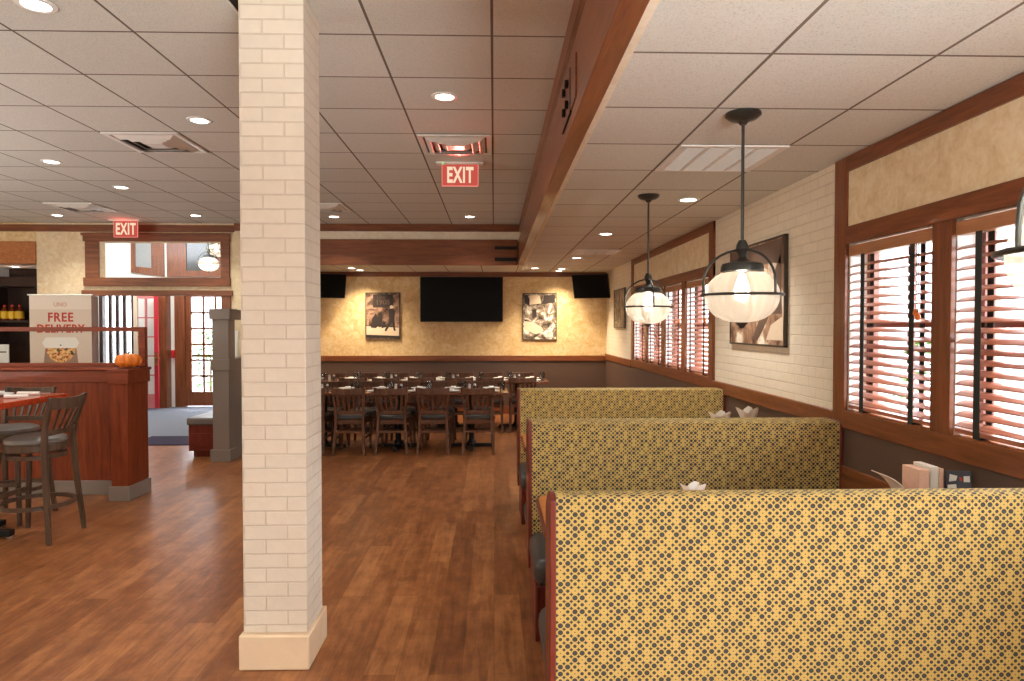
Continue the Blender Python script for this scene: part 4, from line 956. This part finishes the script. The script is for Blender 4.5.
# ------------------------------------------------------------------ outside
struct(B(-40, 40, -40, 60, -.3, -.12).build('ground', M['concrete'], smooth=0))
struct(B(16, 16.3, -10, 40, -.12, 6).build('wall_outside_right', M['siding'], smooth=0))  # both facades added to tone down the sky seen through the panes
struct(B(-30, 15.9, 27, 27.3, -.12, 6).build('wall_outside_rear', M['siding'], smooth=0))
def shrub(loc, r, h, label, n=900):
    t = thing('shrub', loc, label, 'shrub', 'shrubs outside', local=True)
    m = MB()
    for k in range(n):
        a = random.uniform(0, 2*PI); z = random.uniform(.1, 1); q = r*math.sqrt(random.random())*math.sin(min(PI*.97, PI*(.15+.85*z)))**.5
        c = Vector((q*math.cos(a), q*math.sin(a), z*h)); s = random.uniform(.03, .07)
        R = Matrix.Rotation(random.uniform(0, PI), 3, 'Z') @ Matrix.Rotation(random.uniform(-1, 1), 3, 'X')
        m.add([c+R@Vector(p) for p in ((-s, 0, 0), (0, -s*.5, 0), (s, 0, 0), (0, s*.5, 0))], [(0, 1, 2, 3)])
    m.build('foliage', M['leaf'], t, smooth=0)
    MB().tube([(0, 0, 0), (.02, 0, h*.6)], [.04, .02], 7).build('stem', M['bark'], t)
shrub((4.4, 6.6, -.12), .6, 1.6, 'green shrub outside the near window behind the blind')
shrub((-7.1, 17.0, -.12), .7, 1.6, 'green shrub outside the street door panes')

# ------------------------------------------------------------------ light
w = bpy.data.worlds.new('World'); SC.world = w; w.use_nodes = True
bg = w.node_tree.nodes['Background']; bg.inputs[0].default_value = (.88, .94, 1, 1); bg.inputs[1].default_value = 20.0
def lamp(kind, name, loc, energy, color, rot=(0, 0, 0), **kw):
    l = bpy.data.lights.new(name, kind); l.energy = energy; l.color = color
    for k, v in kw.items(): setattr(l, k, v)
    o = bpy.data.objects.new(name, l); COL.objects.link(o); o.location = loc; o.rotation_euler = rot; return o
for i, (x, y, z) in enumerate(LAMPS):
    near_back = y > 11 and x > -4
    lamp('SPOT', 'downlight_lamp', (x, y, z-.03), 105 if near_back else (100 if z < 2.7 else 66), (1, .82, .56) if near_back else (.97, .94, .84), spot_size=math.radians(120), spot_blend=.8, shadow_soft_size=.05)
for x, y, lab in PEND:
    lamp('POINT', 'pendant_glow', (x, y, ZL-.82), 36, (1, .84, .64), shadow_soft_size=.035)
lamp('POINT', 'pendant_glow', (-4.98, 11.9, 2.72), 7, (1, .88, .7), shadow_soft_size=.05)
lamp('SPOT', 'exit_glow', (-.32, 6.34, 3.0), 26, (1, .1, .08), (math.radians(-103), 0, 0), spot_size=math.radians(52), spot_blend=.5, shadow_soft_size=.04)
lamp('POINT', 'exit_glow', (-5.34, 9.84, 3.0), 1.5, (1, .12, .1), shadow_soft_size=.04)
# unseen fill lamps added beside and behind the camera to brighten the ceiling
lamp('AREA', 'bounce_flash', (-5.6, .2, 1.2), 100, (.95, 1, .985), (PI*.95, 0, 0), size=1.6)
lamp('AREA', 'bounce_flash', (1.36, -2.0, 1.45), 300, (.95, 1, .985), (PI*.82, 0, .15), size=.8, spread=math.radians(104))
lamp('AREA', 'bounce_flash', (-7.4, 3.4, .92), 300, (.95, 1, .985), (PI, 0, 0), size=1.8)
# added area lamp just inside the wall, standing in for window daylight
lamp('AREA', 'window_daylight', (2.03, -1.75, 1.6), 185, (.95, 1, 1), (0, PI/2, 0), shape='RECTANGLE', size=.95, size_y=2.6)
lamp('AREA', 'vestibule_ceiling_lamp', (-6, 12, 3.85), 40, (1, .97, .92), (0, 0, 0), size=1.0)  # added fill lamp to brighten the vestibule walls

# ------------------------------------------------------------------ camera
cam = bpy.data.cameras.new('camera'); cam.sensor_width = 36; cam.lens = 672/1024*36; cam.clip_start = .05
co = bpy.data.objects.new('camera', cam); COL.objects.link(co); co.location = (0, 0, 1.62)
co.rotation_euler = (PI/2-math.atan(14.5/672), 0, -math.atan(18/672))
SC.camera = co
SC.cycles.denoising_prefilter = 'NONE'
SC.view_settings.view_transform = 'Standard'; SC.view_settings.look = 'None'; SC.view_settings.exposure = 0
for o in SC.objects:
    if '_local' in o: del o['_local']
